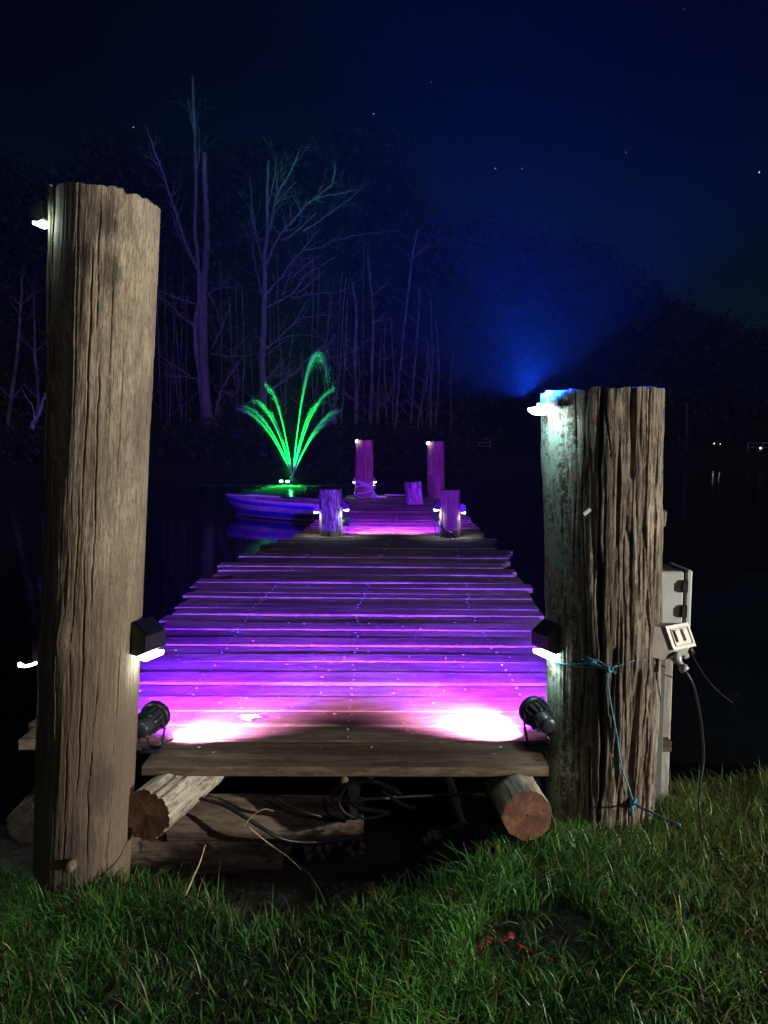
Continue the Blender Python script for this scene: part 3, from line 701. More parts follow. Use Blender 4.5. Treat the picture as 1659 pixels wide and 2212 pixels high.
sp1 = P(325,1556,2.66); sp2 = P(1163,1546,2.70)
spotlight(sp1, (.14,.99,.05), 1.08, 'round finned spotlight by the tall left post', powB=3500, powR=85, powW=380, stake_z=.354-sp1.z, core=(.62,.66,-.56))
spotlight(sp2, (-.20,.97,.05), 1.12, 'round finned spotlight by the thick right post', powB=3500, powR=105, powW=560, stake_z=.354-sp2.z, core=(-.64,.62,-.52))
s3 = P(744,1126,10.1); s4 = P(948,1115,10.1)
spotlight(s3, (.3,1,.0), 1.35, 'spotlight on the deck beside the short flaky post', powB=1500, powR=170, powW=220, stake_z=deck_z(10.1)-s3.z, core=(.7,.5,-.25))
spotlight(s4, (-.3,1,.0), 1.35, 'spotlight on the deck beside the short reddish post', powB=1500, powR=170, powW=220, stake_z=deck_z(10.1)-s4.z, core=(-.7,.5,-.25))
# cables of the spotlights
def cable(name, pts, r, mat, label, cat='cable', n=6, seg=6):
    o = MB().tube(spline(pts, seg), r, n).build(name, M[mat]); return tag(o, label, cat)
cable('spotlight_cable', [P(318,1595,2.60),P(322,1607,2.56),P(340,1609,2.56),P(358,1604,2.59),P(373,1596,2.62)], .0035, 'cable', 'black lead curling onto the front board from the left spotlight')
cable('spotlight_cable', [P(1180,1588,2.63),P(1186,1600,2.63),P(1187,1618,2.64),P(1184,1640,2.66)], .0035, 'cable', 'thin lead dropping from the right spotlight beside the thick post')
cable('spotlight_cable', [P(949,1125,9.9),P(952,1135,9.75),P(962,1145,9.74),P(975,1152,9.74),P(985,1165,9.76)], .014, 'cable', 'black lead hanging across the short reddish post')

# ------------------------------------------------------------------ power cabinet, steel post, outlet
cab = empty('power_cabinet', 'grey plastic cabinet with black latches behind the thick post', 'cabinet', P(1450,1290,3.02))
cl = cab.location
def rel(p, o): return Vector(p) - Vector(o)
x0 = P(1418,1290,3.02).x; x1 = P(1470,1290,3.02).x; x2 = P(1486,1290,3.02).x
zt = P(1450,1234,3.0).z; zb_ = P(1450,1420,3.0).z
MB().box(((x0+x1)/2-cl.x, .07, (zt+zb_)/2-cl.z), (x1-x0, .2, zt-zb_), None, .006).build('body', M['grey_plastic'], cab)
MB().box((x1+.003-cl.x, .07, (zt+zb_)/2-cl.z), (.007, .192, zt-zb_+.004), None, .001).build('seal', M['black'], cab)
MB().box(((x1+x2)/2+.005-cl.x, .07, (zt+zb_)/2-cl.z), (x2-x1-.002, .206, zt-zb_+.012), None, .008).build('lid', M['grey_plastic'], cab)
for py in (1268, 1322):
    z = P(1470,py,2.97).z
    MB().box((x1+.002-cl.x, -.036, z-cl.z), (.024,.014,.052), None, .003).box((x1-.006-cl.x, -.037, z-.002-cl.z), (.012,.018,.036), None, .002).build('latch', M['black'], cab)
stp = empty('steel_post', 'upright white board with dark steel channel right of the thick post', 'support post', (1.06, 2.78, 0))
xa = P(1391,1600,2.80).x; xb = P(1449,1600,2.80).x
MB().box(((xa+xb)/2-1.06, .035, .38), (xb-xa, .022, .80), None, .003).build('board', M['board'], stp)
xc, xd = P(1401,1600,2.76).x, P(1431,1600,2.76).x
MB().box(((xc+xd)/2-1.06, -.005, .36), (xd-xc, .045, .80), None, .003).build('steel_channel', M['steel'], stp)
MB().lathe([(.008,0),(.008,.005),(.003,.007)], 6, Matrix.Translation((xa+.008-1.06, .020, P(1403,1511,2.8).z)) @ Matrix.Rotation(R(90),4,'X')).build('bolt', M['screw'], stp)
# outlet
Yo = 2.60; E = Vector((.098,.055,.0)); oo = P(1440,1385,Yo)
out_ = empty('power_outlet', 'cream weatherproof double power outlet fixed on the steel post', 'power outlet', oo)
poly = [P(a_,b_,Yo)-oo for a_,b_ in ((1388,1353),(1437,1354),(1454,1403),(1434,1425),(1390,1417))]
MB().prism(poly, E*.98).build('shell', M['outlet_side'], out_)
A_, B_ = poly[1], poly[2]; nrm = E.cross(B_-A_).normalized()
if nrm.y > 0: nrm = -nrm
def fpt(u, v, d=0): return A_ + E*u + (B_-A_)*v + nrm*d
def fbox(u0,u1,v0,v1,d0,d1):
    return MB().prism([fpt(u0,v0,d0),fpt(u1,v0,d0),fpt(u1,v1,d0),fpt(u0,v1,d0)], nrm*(d1-d0))
fbox(-.04,1.03,-.03,1.03,.0005,.006).build('face_plate', M['outlet'], out_)
f = MB()
for (u0,u1,v0,v1) in ((.10,.13,.12,.9),(.90,.93,.12,.9),(.13,.90,.12,.16),(.13,.90,.86,.90)): 
    g = fbox(u0,u1,v0,v1,.0062,.010); f.add(g.v, g.f)
f.build('face_frame', M['outlet_side'], out_)
for u in (.22, .58):
    MB().prism([fpt(u,.2,.0062),fpt(u+.20,.2,.0062),fpt(u+.22,.70,.0062),fpt(u+.02,.70,.0062)], nrm*.009).build('switch', M['outlet'], out_)
    MB().prism([fpt(u-.03,.17,.0061),fpt(u,.17,.0061),fpt(u+.02,.74,.0061),fpt(u-.01,.74,.0061)], nrm*.003).build('switch_recess', M['outlet_side'], out_)
pg = empty('power_plug', 'clear plastic plug pushed into the underside of the outlet', 'plug', P(1456,1414,2.61))
p0 = Vector(pg.location); p1 = P(1481,1450,2.58)
def seg(p, q, t): return p.lerp(q, t) - p0
MB().tube([seg(p0,p1,0), seg(p0,p1,.3), seg(p0,p1,.42), seg(p0,p1,.68)], [.021,.019,.012,.010], 14).build('plug_body', M['clear'], pg)
MB().tube([seg(p0,p1,.68), seg(p0,p1,.7), seg(p0,p1,.98), seg(p0,p1,1)], [.011,.017,.017,.012], 14).build('collar', M['clear'], pg)
cable('power_cable', [p1, P(1497,1478,2.58), P(1508,1520,2.60), P(1517,1580,2.62), P(1520,1640,2.62), P(1513,1690,2.60), P(1510,1740,2.58), P(1514,1790,2.5)], .0042, 'cable', 'black cable hanging from the clear plug into the grass')
pg2 = MB().tube([P(1486,1395,2.66), P(1495,1412,2.66)], .012, 10).tube(spline([P(1495,1412,2.66), P(1505,1432,2.68), P(1525,1464,2.75), P(1550,1492,2.8),P(1582,1518,2.85)]), .0022, 6).build('second_lead', M['cable'])
tag(pg2, 'thin lead trailing right from the second socket of the outlet', 'cable')

# ------------------------------------------------------------------ blue twine
tw = MB()
def rp_(px, py, off=.006): return post_pt(px, py, 'R', off)
tw.tube(spline([rp_(1193,1430), rp_(1230,1435), rp_(1270,1434), rp_(1300,1440), rp_(1318,1444)]), .0028, 6)
tw.tube(spline([rp_(1193,1433), rp_(1240,1439), rp_(1290,1443), rp_(1318,1446)]), .0022, 6)
tw.tube(spline([rp_(1262,1431), rp_(1285,1425), rp_(1300,1432), rp_(1320,1446)]), .003, 6)
tw.tube(spline([rp_(1270,1420), rp_(1285,1432), rp_(1318,1445)]), .0022, 6)
tw.tube(spline([rp_(1318,1445), rp_(1340,1437), rp_(1372,1426)]), .002, 6)
for k in range(8):
    a_ = random.uniform(0, 6.28); tw.tube([rp_(1318,1445,.01), rp_(1318+18*math.cos(a_),1445+14*math.sin(a_),.012)], .0011, 4)
for k in range(6): tw.tube([rp_(1290,1430,.008), rp_(1262+random.uniform(-12,14),1418+random.uniform(-6,22),.012)], .0011, 4)
dn = [(1318,1446),(1312,1470),(1317,1505),(1324,1545),(1333,1590),(1337,1625),(1345,1665),(1358,1700),(1367,1728)]
tw.tube(spline([rp_(*p, .012) for p in dn]), .0028, 6)
kn = rp_(1368,1735,.012)
for k in range(4):
    pts = [kn + Vector((.012*math.cos(t_+k), .008*math.sin(t_*1.3+k), .014*math.sin(t_+k*1.7))) for t_ in np.linspace(0, 5.5, 10)]
    tw.tube(pts, .0035, 6)
tw.tube([kn, kn+Vector((-.006,-.004,-.045))], [.005,.007], 6)
tw.tube(spline([kn, P(1385,1745,2.52), P(1410,1756,2.47), P(1440,1770,2.43), P(1470,1782,2.40)]), [.004]*25, 7)
kk = rp_(1319,1446,.01)
tw.tube([kk + Vector((.009*math.cos(t_), .005*math.sin(t_*1.3), .009*math.sin(t_))) for t_ in np.linspace(0, 6, 10)], .0038, 6)
o = tw.build('blue_twine', M['rope']); tag(o, 'blue twine tied round the thick post with its tail in the grass', 'twine')

# ------------------------------------------------------------------ under the deck: stake, hoses, sticks, stones
sk = empty('wiring_stake', 'wooden stake wrapped in silver tape under the middle of the front board', 'stake', P(762,1740,2.70))
so_ = Vector(sk.location)
MB().box(P(763,1722,2.70)-so_, (.030,.030,.17), None, .002).build('stake', M['log_bark'], sk)
MB().box(P(765,1707,2.695)-so_, (.045,.034,.035), Matrix.Rotation(R(8),3,'Y'), .003).build('tape', M['tape'], sk)
MB().lathe([(.016,-.01),(.022,0),(.016,.012)], 12, Matrix.Translation(P(742,1688,2.66)-so_) @ Matrix.Rotation(R(90),4,'X')).build('rag', M['log_dull'], sk)
def hose(pts, r, label, mat='hose'):
    pts_ = spline(pts, 10); rad = [r*(1+.12*(i%2)) for i in range(len(pts_))]
    o = MB().tube(pts_, rad, 8).build('hose', M[mat]); tag(o, label, 'hose'); return o
hose([P(762,1690,2.66),P(745,1705,2.62),P(733,1730,2.60),P(745,1755,2.58),P(775,1767,2.57),P(805,1766,2.58),P(835,1760,2.60)], .005, 'lowest loop of grey hose hanging from the taped stake')
hose([P(772,1690,2.68),P(800,1685,2.66),P(830,1697,2.66),P(850,1705,2.68),P(865,1716,2.68)], .011, 'thick corrugated hose arching right from the taped stake')
hose([P(822,1706,2.66),P(850,1725,2.66),P(875,1740,2.66),P(900,1745,2.67)], .007, 'straight grey hose slanting down right of the stake')
hose([P(764,1705,2.70),P(760,1730,2.68),P(780,1745,2.68),P(820,1752,2.68),P(842,1757,2.68)], .009, 'corrugated hose drooping behind the lowest loop')
hose([P(745,1695,2.72),P(722,1705,2.70),P(717,1725,2.70),P(727,1742,2.70)], .004, 'thin grey hose curving left of the taped stake')
o = MB().tube([P(775,1726,2.80),P(960,1717,3.0),P(1048,1716,3.05)], .007, 8).build('conduit', M['tape']); tag(o, 'pale conduit running right under the boards', 'conduit')
cable('loose_cable', [P(426,1722,2.62),P(480,1738,2.60),P(520,1760,2.58),P(560,1785,2.57),P(600,1808,2.57),P(640,1818,2.60),P(700,1818,2.66),P(778,1806,2.70)], .007, 'cable', 'black cable sagging across the retaining logs')
cable('loose_cable', [P(590,1722,2.64),P(620,1740,2.62),P(660,1755,2.60),P(700,1765,2.62),P(745,1775,2.66)], .006, 'cable', 'second black cable across the top of the retaining log')
def stick(pts, r, label, mat='straw'):
    o = MB().tube(spline(pts,4), [r*(1-.5*i/(4*(len(pts)-1))) for i in range(4*(len(pts)-1)+1)], 6).build('stick', M[mat]); return tag(o, label, 'stick')
stick([P(400,1935,2.15),P(415,1900,2.2),P(432,1862,2.26),P(443,1826,2.3)], .004, 'dry straw stalk standing up in front of the lower retaining log')
stick([P(522,1790,2.5),P(545,1762,2.5),P(570,1748,2.5),P(590,1752,2.5)], .003, 'bent dry twig leaning on the upper retaining log')
stick([P(535,1785,2.5),P(580,1822,2.5),P(620,1850,2.46),P(650,1878,2.4)], .003, 'thin brown twig slanting down across the logs')
# stones
def ico(seed, sub=2):
    import bmesh
    bm = bmesh.new(); bmesh.ops.create_icosphere(bm, subdivisions=sub, radius=1)
    co = np.array([v.co[:] for v in bm.verts]); 
    d = 1 + .28*fbm(co[:,0]*1.2+seed, co[:,1]*1.2, co[:,2]*1.2, 3, seed)
    for v, q in zip(bm.verts, d): v.co = v.co*float(q)
    me = bpy.data.meshes.new('stone'); bm.to_mesh(me); bm.free(); return me
stone_me = [ico(s) for s in (1,2,3,4,5)]
for me_ in stone_me: me_.materials.append(M['stone'])
def stone(px, py, Y, r, mat=None):
    o = link('stone', random.choice(stone_me)); o.location = P(px, py, Y); o.scale = (r*random.uniform(.8,1.3), r, r*random.uniform(.6,.9)); o.rotation_euler = [random.uniform(0,6) for _ in range(3)]
    return o
G = 'stones heaped under the jetty'
for k in range(26):
    px = random.uniform(600,790); o = stone(px, 1822+random.uniform(0,34)+(px-600)*-.02, 2.72+random.uniform(-.05,.1), random.uniform(.010,.017))
    tag(o, 'small brown stone in the heap under the right end of the retaining log', 'stone', G)
for k in range(9):
    px = 918+k*9; o = stone(px, 1812-k*3.2+random.uniform(-6,6), 2.8, random.uniform(.012,.02))
    tag(o, 'small brown stone in the row right of centre under the jetty', 'stone', 'stones right of centre under the jetty')
# ------------------------------------------------------------------ boat
bt = empty('rowing_boat', 'white and blue striped rowing boat moored at the left of the jetty', 'boat', (-1.08,16.2,WATER), (0,0,math.atan2(1.85,-2.68)))
Lb = 3.25
def hullpt(t, v, side, inset=0.0):
    """t 0 stern..1 bow, v 0 keel..1 gunwale"""
    half = .60*(1 - max(0,(t-.35)/.65)**2.4)*(1-.12*(1-t)) + .012
    z = -.10 + v*(.50+.10*max(0,t-.3)**1.5)
    fl = .45 + .55*v**.6
    x = t*Lb*(1) + (v-.6)*.42*max(0,(t-.55)/.45)**2
    y_ = side*(max(.008, half*fl - inset)) if v > 0.001 else 0
    return (x, y_, z)
bands = [(0,.27,'boat_orange'),(.27,.50,'boat_blue'),(.50,.74,'boat_white'),(.74,.93,'boat_blue'),(.93,1.0,'boat_white')]
bands = [(0,.24,'boat_orange','hull_bottom'),(.24,.33,'boat_white','strake'),(.33,.56,'boat_blue','strake'),(.56,.78,'boat_white','strake'),(.78,.93,'boat_blue','strake'),(.93,1.0,'boat_white','strake')]
for (v0,v1,mt_,nm) in bands:
    for side in (1,-1):
        mb = MB(); NT = 26; vs = []; fs = []
        vv = [v0, (v0+v1)/2, v1]
        for i in range(NT+1):
            for q in vv: vs.append(hullpt(i/NT, q, side, 0 if nm!='strake' else .0))
        for i in range(NT):
            for q in range(2):
                a0=i*3+q; f_=(a0,a0+3,a0+4,a0+1); fs.append(f_ if side<0 else f_[::-1])
        mb.add(vs, fs, True); mb.build(nm, M[mt_], bt)
for side in (1,-1):
    mb = MB(); vs=[]; fs=[]; NT=26
    for i in range(NT+1):
        for q in (1.0,.5,.12): vs.append(hullpt(i/NT, q, side, .03))
    for i in range(NT):
        for q in range(2):
            a0=i*3+q; f_=(a0,a0+1,a0+4,a0+3); fs.append(f_)
    mb.add(vs, fs, True); mb.build('inner_hull', M['boat_wood'], bt)
    MB().tube([Vector(hullpt(i/26,1.0,side,.01))+Vector((0,0,.012)) for i in range(27)], .024, 6).build('gunwale', M['boat_white'], bt)
mb = MB(); mb.prism([hullpt(0,1,1),hullpt(0,.5,1),hullpt(0,.05,1),hullpt(0,.05,-1),hullpt(0,.5,-1),hullpt(0,1,-1)], (.03,0,0)); mb.build('transom', M['boat_white'], bt)
MB().box((1.5,0,.02),(2.6,.55,.02)).build('floor', M['boat_wood'], bt)
for x_, ww in ((.35,1.0),(1.3,1.08),(2.15,.85)): MB().box((x_,0,.27),(.24,ww,.025),None,.004).build('thwart', M['boat_wood'], bt)
MB().box((Lb-.28,0,.47),(.42,.34,.02),None,.004).build('foredeck', M['boat_white'], bt)
for sgn in (-1,): MB().tube([(0.2,.3*sgn,.42),(1.9,.36*sgn,.44)], .02, 8).box((.0,.29*sgn,.42),(.4,.12,.015),None,.003).build('oar', M['boat_wood'], bt)
for sgn in (-1,1): MB().lathe([(.015,0),(.012,.05),(.02,.07)],8,Matrix.Translation((.95,.58*sgn,.43))).build('rowlock', M['steel'], bt)

# ------------------------------------------------------------------ fountain
FY = 31.0; fc = P(632,1036,FY); fc.z = WATER+.12
ft = empty('floating_fountain', 'floating fountain throwing green lit jets out on the dark water', 'fountain', (fc.x, FY, WATER))
MB().lathe([(.30,-.05),(.52,-.02),(.56,.05),(.50,.11),(.34,.13),(.2,.12)], 28).build('float', M['black'], ft)
MB().lathe([(.14,.10),(.13,.24),(.07,.30),(.05,.34)], 20).build('nozzle', M['steel'], ft)
for k, (x_, y_, z_) in enumerate(((-.44,-.30,.12),(-.15,-.50,.12),(.22,-.48,.12),(.46,-.25,.12))):
    MB().lathe([(.05,-.03),(.07,.0),(.07,.05),(.03,.055)], 14, Matrix.Translation((x_,y_,z_))).build('fountain_lamp', M['led_green'] if k in (0,1) else M['black'], ft)
PX = FY/FPX
mist = MB()
for k in range(2600):
    sg = random.choice((-1,1)); p = Vector((sg*random.gauss(1.9,.75), random.gauss(0,.7), random.gauss(2.3,.65))); r_ = random.uniform(.002,.0045)
    mist.add([p+Vector((0,0,r_*1.6)), p+Vector((r_,0,0)), p+Vector((-r_,-r_,0)), p+Vector((-r_,r_,0))], [(0,1,2),(0,3,1),(0,2,3),(1,3,2)])
mist.build('spray_mist', M['spray'], ft, kind='stuff')
def jet_(ax, az, ay, n, spread, fall=.3, dens=1.0, rad=.006):
    n = int(n*2.2); rad *= .47; dens *= .5
    mb = MB(); az_ = az
    for f_ in range(n):
        s0 = max(0, random.gauss(0,.02)); 
        ox, oy, oz = [random.gauss(0, 1) for _ in range(3)]
        sc_ = 1 + random.gauss(0, .03)
        L_ = random.uniform(.5, .95) if fall < .4 else random.uniform(.6, 1.0+fall)
        if f_ % 4 == 0: L_ = .95+fall*random.random()
        steps = int(16*L_); pts = []; rd = []
        for i in range(steps+1):
            s = s0 + (L_-s0)*i/steps
            sp_ = spread*(.05 + s**1.5)
            pts.append((ax*s*sc_ + ox*sp_, ay*s*sc_ + oy*sp_, .30 + az_*(2*s-s*s)*sc_ + oz*sp_*.5))
            rd.append(rad*(1.25 - .65*min(1,s))*random.uniform(.75,1.2))
        mb.tube(pts, rd, 3, caps=False)
    nd = int(220*dens)
    for k in range(nd):      # droplets near and past the apex
        s = random.uniform(.5, .98 if fall < .4 else 1.15+fall*2.2); sp_ = spread*(.2 + 1.0*s**1.8)
        p = Vector((ax*s + random.gauss(0,sp_), ay*s + random.gauss(0,sp_), .30 + az_*(2*s-s*s) + random.gauss(0,sp_)))
        if p.z < 0.02: continue
        r_ = random.uniform(.005,.013)
        mb.add([p+Vector((0,0,r_*1.8)), p+Vector((r_,0,0)), p+Vector((0,r_,0)), p+Vector((-r_,-r_,0)), p+Vector((0,0,-r_*1.8))],
               [(0,1,2),(0,2,3),(0,3,1),(4,2,1),(4,3,2),(4,1,3)])
    return mb.build('water_jet', M['spray'], ft)
for (dx, dz, dy, n, sp_, fall, dens, rr) in (
        (-122,146,.2,30,.05,.1,1.6,.0058), (-104,150,-.5,18,.04,.05,.6,.0045), (-90,165,.6,16,.055,.15,1.0,.006), (-70,150,1.0,10,.06,.1,.6,.005), (-55,192,.1,18,.05,.1,.8,.0075),
        (56,260,.0,46,.055,.45,4.5,.0065), (66,158,-.6,16,.05,.15,1.0,.006), (92,188,.4,18,.05,.1,.9,.0065), (52,150,1.1,10,.06,.1,.6,.005), (108,142,.1,26,.05,.1,1.5,.006), (100,122,-.7,20,.06,.1,1.2,.005)):
    jet_(dx*PX, dz*PX, dy, n, sp_, fall, dens, rr)
lamp('fountain_green_lamp', 'SPOT', Vector((fc.x-.10,FY-.55,WATER+.26)), 10000, (.0,1.0,.03), d=(.02,.16,1), size=.06, angle=72, blend=.8)
lamp('fountain_cyan_lamp', 'SPOT', Vector((fc.x+.15,FY-.5,WATER+.26)), 260, (.10,1.0,.75), d=(.0,.25,1), size=.06, angle=75, blend=.8)
lamp('glint_fill_lamp', 'SPOT', Vector((fc.x,FY-.62,WATER+.22)), 420, (.02,1.0,.08), d=(0,-1,-.10), size=.05, angle=120, blend=.8)  # unseen green spot added to light the flecks on the water
fm_ = MB(); rf = random.Random(3)  # pale flecks stand in for fountain glints reflected on the water
for k in range(1500):
    q = abs(rf.gauss(0,1)); x_ = fc.x+rf.gauss(0,.75); y_ = FY-1.2-rf.betavariate(2,2.4)*6.0; x_ = fc.x+rf.gauss(0,.34)*(1.2-.1*abs(y_-FY+4)); w_ = rf.uniform(.02,.07); z_ = WATER+.006
    fm_.add([(x_-w_,y_,z_),(x_,y_-.02,z_+.012),(x_+w_,y_,z_),(x_,y_+.04,z_+.004)], [(0,1,2,3)])
for k in range(260):
    x_ = fc.x+rf.gauss(0,3.0); y_ = FY-1.0+rf.gauss(0,.35); w_ = rf.uniform(.03,.16); z_ = WATER+.006
    fm_.add([(x_-w_,y_,z_),(x_,y_-.02,z_+.008),(x_+w_,y_,z_),(x_,y_+.04,z_+.004)], [(0,1,2,3)])
o = fm_.build('glint_flecks', M['spray'], kind='stuff'); o['label'] = 'added flecks for green glints and foam on the water below the fountain'
# ------------------------------------------------------------------ trees
def tree_from(name, label, stems, Y, mat, group=None, scale=1.0, wob=.6, cat='tree'):
    """stems: list of (points px, r0 px, r1 px, kind)"""
    base = P(*stems[0][0][0], Y)
    t = empty(name, label, cat, base, (0,0,0), group)
    for si, (pts, r0, r1, nm) in enumerate(stems):
        dy = 0 if nm == 'trunk' else random.uniform(-wob, wob)
        ww = [P(p[0], p[1], Y + dy*(i/len(pts))) - base for i, p in enumerate(pts)]
        ww = spline(ww, 5); n_ = len(ww)
        for i in range(1, n_-1): ww[i] = ww[i] + Vector((random.gauss(0,.02),random.gauss(0,.02),random.gauss(0,.02)))
        rad = [max(.008, (r0+(r1-r0)*(i/(n_-1)))*Y/FPX) for i in range(n_)]
        tb = MB().tube(ww, rad, 10 if r0 > 5 else 6)
        if nm == 'branch' and r0 > 1.0 or (nm == 'trunk' and r0 < 6):
            for q in range(int(len(ww)*(.7 if nm == 'branch' else .35))):
                i = random.randrange(2, n_); pdir = (ww[i]-ww[i-1]).normalized(); Lq = random.uniform(.5, 2.0)*(1 if nm == 'branch' else .8)
                sd = Vector((random.gauss(0,1), random.gauss(0,.6), random.gauss(.25,.6))).normalized(); cur = ww[i].copy(); pts_ = [cur.copy()]; dr = (pdir*.9+sd*.9).normalized()
                for z_ in range(4):
                    cur = cur + dr*Lq/4; dr = (dr + Vector((random.gauss(0,.25),random.gauss(0,.2),random.gauss(.12,.25)))).normalized(); pts_.append(cur.copy())
                tb.tube(pts_, [max(.006, rad[i]*.42*(1-.2*k_)) for k_ in range(5)], 4, caps=False)
                if random.random() < .6:
                    c2 = pts_[2]; d2 = (dr+Vector((random.gauss(0,.8),0,random.gauss(0,.8)))).normalized()
                    tb.tube([c2, c2+d2*Lq*.25, c2+d2*Lq*.5+Vector((0,0,.06))], [.009,.007,.005], 3, caps=False)
        tb.build(nm, mat, t)
    return t
T1 = [([(456,992),(451,960),(448,900),(441,820),(438,740),(438,661),(441,611),(444,561),(447,495),(443,396),(441,330)],13.5,4.5,'trunk'),
 ([(446,960),(438,880),(431,809),(421,710),(430,644),(426,561),(421,495),(423,396),(421,297),(416,165)],6.5,2.4,'trunk'),
 ([(430,585),(409,545),(390,492),(373,442),(347,363),(330,315),(314,270)],4.2,1.3,'branch'), ([(347,363),(330,345),(311,337)],1.6,.8,'branch'),
 ([(420,707),(404,692),(387,680),(365,655),(338,640)],2.2,1,'branch'), ([(423,657),(395,648),(367,637),(338,628)],1.8,.8,'branch'),
 ([(449,634),(460,628),(473,622),(499,621)],1.6,.8,'branch'), ([(473,622),(488,610),(495,596)],1.1,.6,'branch'), ([(449,634),(462,654),(469,674),(476,707)],1.3,.7,'branch'),
 ([(458,753),(466,735),(473,720),(486,690),(499,661)],2,.8,'branch'), ([(456,765),(475,767),(492,770),(539,768)],1.8,.9,'branch'),
 ([(425,819),(398,814),(375,813),(347,809)],2,.9,'branch'), ([(412,812),(380,793),(355,775),(337,760)],1.5,.8,'branch'),
 ([(463,912),(470,870),(477,845),(492,820),(510,795),(525,769)],2.1,.9,'branch'), ([(477,845),(490,848),(500,855),(515,838),(519,815)],1.2,.7,'branch'), ([(462,905),(470,898),(479,891)],1.3,.7,'branch'),
 ([(421,297),(412,250),(405,215)],1.4,.6,'branch'), ([(423,396),(430,330),(428,250)],1.4,.7,'branch')]
tree_from('gum_tree', 'large pale double-stemmed dead gum tree left of the green fountain', T1, 44, M['bark_gum'], 'bare gum trees on the far bank')
T2 = [([(569,985),(568,945),(569,852),(567,800),(567,760),(569,727),(571,660),(572,628),(570,561),(578,495),(577,429),(580,346)],9.5,2.6,'trunk'),
 ([(583,500),(592,446),(605,409),(625,376),(645,330)],3.4,1.4,'branch'), ([(592,446),(612,420),(641,393)],1.6,.8,'branch'), ([(577,450),(590,400),(597,350)],1.8,.8,'branch'), ([(596,440),(598,400),(600,362)],1.4,.7,'branch'),
 ([(574,575),(590,535),(605,508),(631,479),(650,455),(671,436),(700,412),(717,396),(724,366)],3.4,1,'branch'), ([(671,436),(700,424),(740,418),(775,408)],1.6,.7,'branch'),
 ([(605,520),(625,512),(655,486),(684,459)],1.9,.8,'branch'), ([(618,500),(616,480),(613,465)],1.3,.7,'branch'), ([(655,500),(700,470),(740,440),(780,409)],1.8,.8,'branch'),
 ([(572,640),(590,620),(608,598),(631,565),(654,541),(684,502)],3,1,'branch'), ([(610,640),(618,615),(631,575)],2,.8,'branch'), ([(654,541),(690,535),(720,520),(790,505),(860,500)],1.6,.7,'branch'),
 ([(625,604),(655,578),(688,555)],1.4,.7,'branch'), ([(572,665),(600,652),(631,634),(650,610),(671,588),(724,555)],2.5,.9,'branch'), ([(628,644),(660,638),(697,632),(737,631),(783,598)],1.7,.8,'branch'),
 ([(640,636),(670,612),(694,588)],1.4,.7,'branch'), ([(572,755),(590,742),(611,720),(638,694),(659,654)],2.6,1.1,'branch'), ([(574,768),(600,748),(625,730)],1.5,.7,'branch'),
 ([(600,735),(640,725),(690,727)],1.2,.6,'branch'), ([(564,560),(549,480),(539,386)],2.2,1.0,'branch'), ([(563,520),(548,495),(539,446)],1.6,.8,'branch'), ([(566,640),(559,608),(549,561),(545,512)],2,.9,'branch'),
 ([(571,830),(577,818),(592,800),(605,783)],1.7,.9,'branch'), ([(571,855),(590,838),(612,824),(647,794),(677,764),(695,750),(712,743),(721,722)],3.2,1.3,'branch'), ([(665,778),(700,777),(744,762),(775,765)],1.7,.9,'branch'), ([(571,822),(590,812),(622,808)],1.3,.7,'branch'),
 ([(565,740),(556,728),(552,712)],1.3,.7,'branch'), ([(640,690),(680,683),(720,680)],1.2,.6,'branch')]
tree_from('gum_tree', 'bare many-branched gum tree standing right behind the green fountain', T2, 42, M['bark_gum'], 'bare gum trees on the far bank')
thin = [([(764,985),(769,870),(766,760),(770,680),(762,610)],5),([(790,975),(800,900),(803,800),(806,700),(803,640),(795,560)],5),([(852,975),(857,880),(866,780),(878,660),(890,560),(903,495)],3.4),
        ([(836,970),(834,880),(830,780),(832,700)],2.6),([(879,975),(888,900),(893,820),(903,700),(905,620)],3),([(898,970),(908,880),(922,830),(921,760)],2.6),([(935,965),(944,880),(948,780),(941,690)],2.6),
        ([(912,965),(911,890),(918,800)],2.2),([(715,985),(722,900),(735,790),(740,690),(748,600)],2.6),([(735,985),(738,900),(745,800),(750,640)],3),([(818,970),(815,880),(822,760)],2.2),([(690,985),(700,860),(706,740),(715,640)],2.4),
        ([(650,980),(655,880),(650,770)],2.2),([(610,985),(618,880),(611,800),(600,700)],2.6),([(530,985),(524,880),(527,760),(522,620)],2.2),([(506,985),(512,880),(500,760),(497,640)],2.0),([(545,985),(547,860),(540,740)],1.8),
        ([(12,960),(25,860),(38,760),(45,660),(48,600)],5),([(78,960),(82,860),(76,760),(73,640)],4.5),([(45,750),(65,730),(85,712)],1.4),([(970,962),(975,900),(973,830),(980,760)],1.8),([(398,985),(392,880),(380,700)],2),([(370,985),(366,900),(372,760)],1.8)]
labs = ['thin gum trunk just left of the far roped post','crooked thin gum trunk behind the far roped post','tall thin gum trunk leaning right between the two far posts','slender trunk right of the crooked gum','slim trunk between the far posts leaning right','short slim trunk left of the far bare post','slender gum trunk just above the far bare post','faint sapling trunk left of the far bare post','thin trunk between fountain and roped post, leaning right','straight thin trunk just left of the roped post','faint thin trunk right of the crooked gum','thin trunk behind the right-hand fountain jets','faint trunk behind the tallest fountain jet','pale thin trunk behind the left fountain jets','thin trunk left of the fountain','faint thin trunk between the double gum and the fountain','faint sapling directly left of the branching gum','pale leaning trunk at the far left edge','pale trunk hidden beside the tall post','thin bough at the left edge','faint trunk left of the white field gate','thin dim trunk just left of the double gum','dim sapling beside the tall left post']
xtra = []
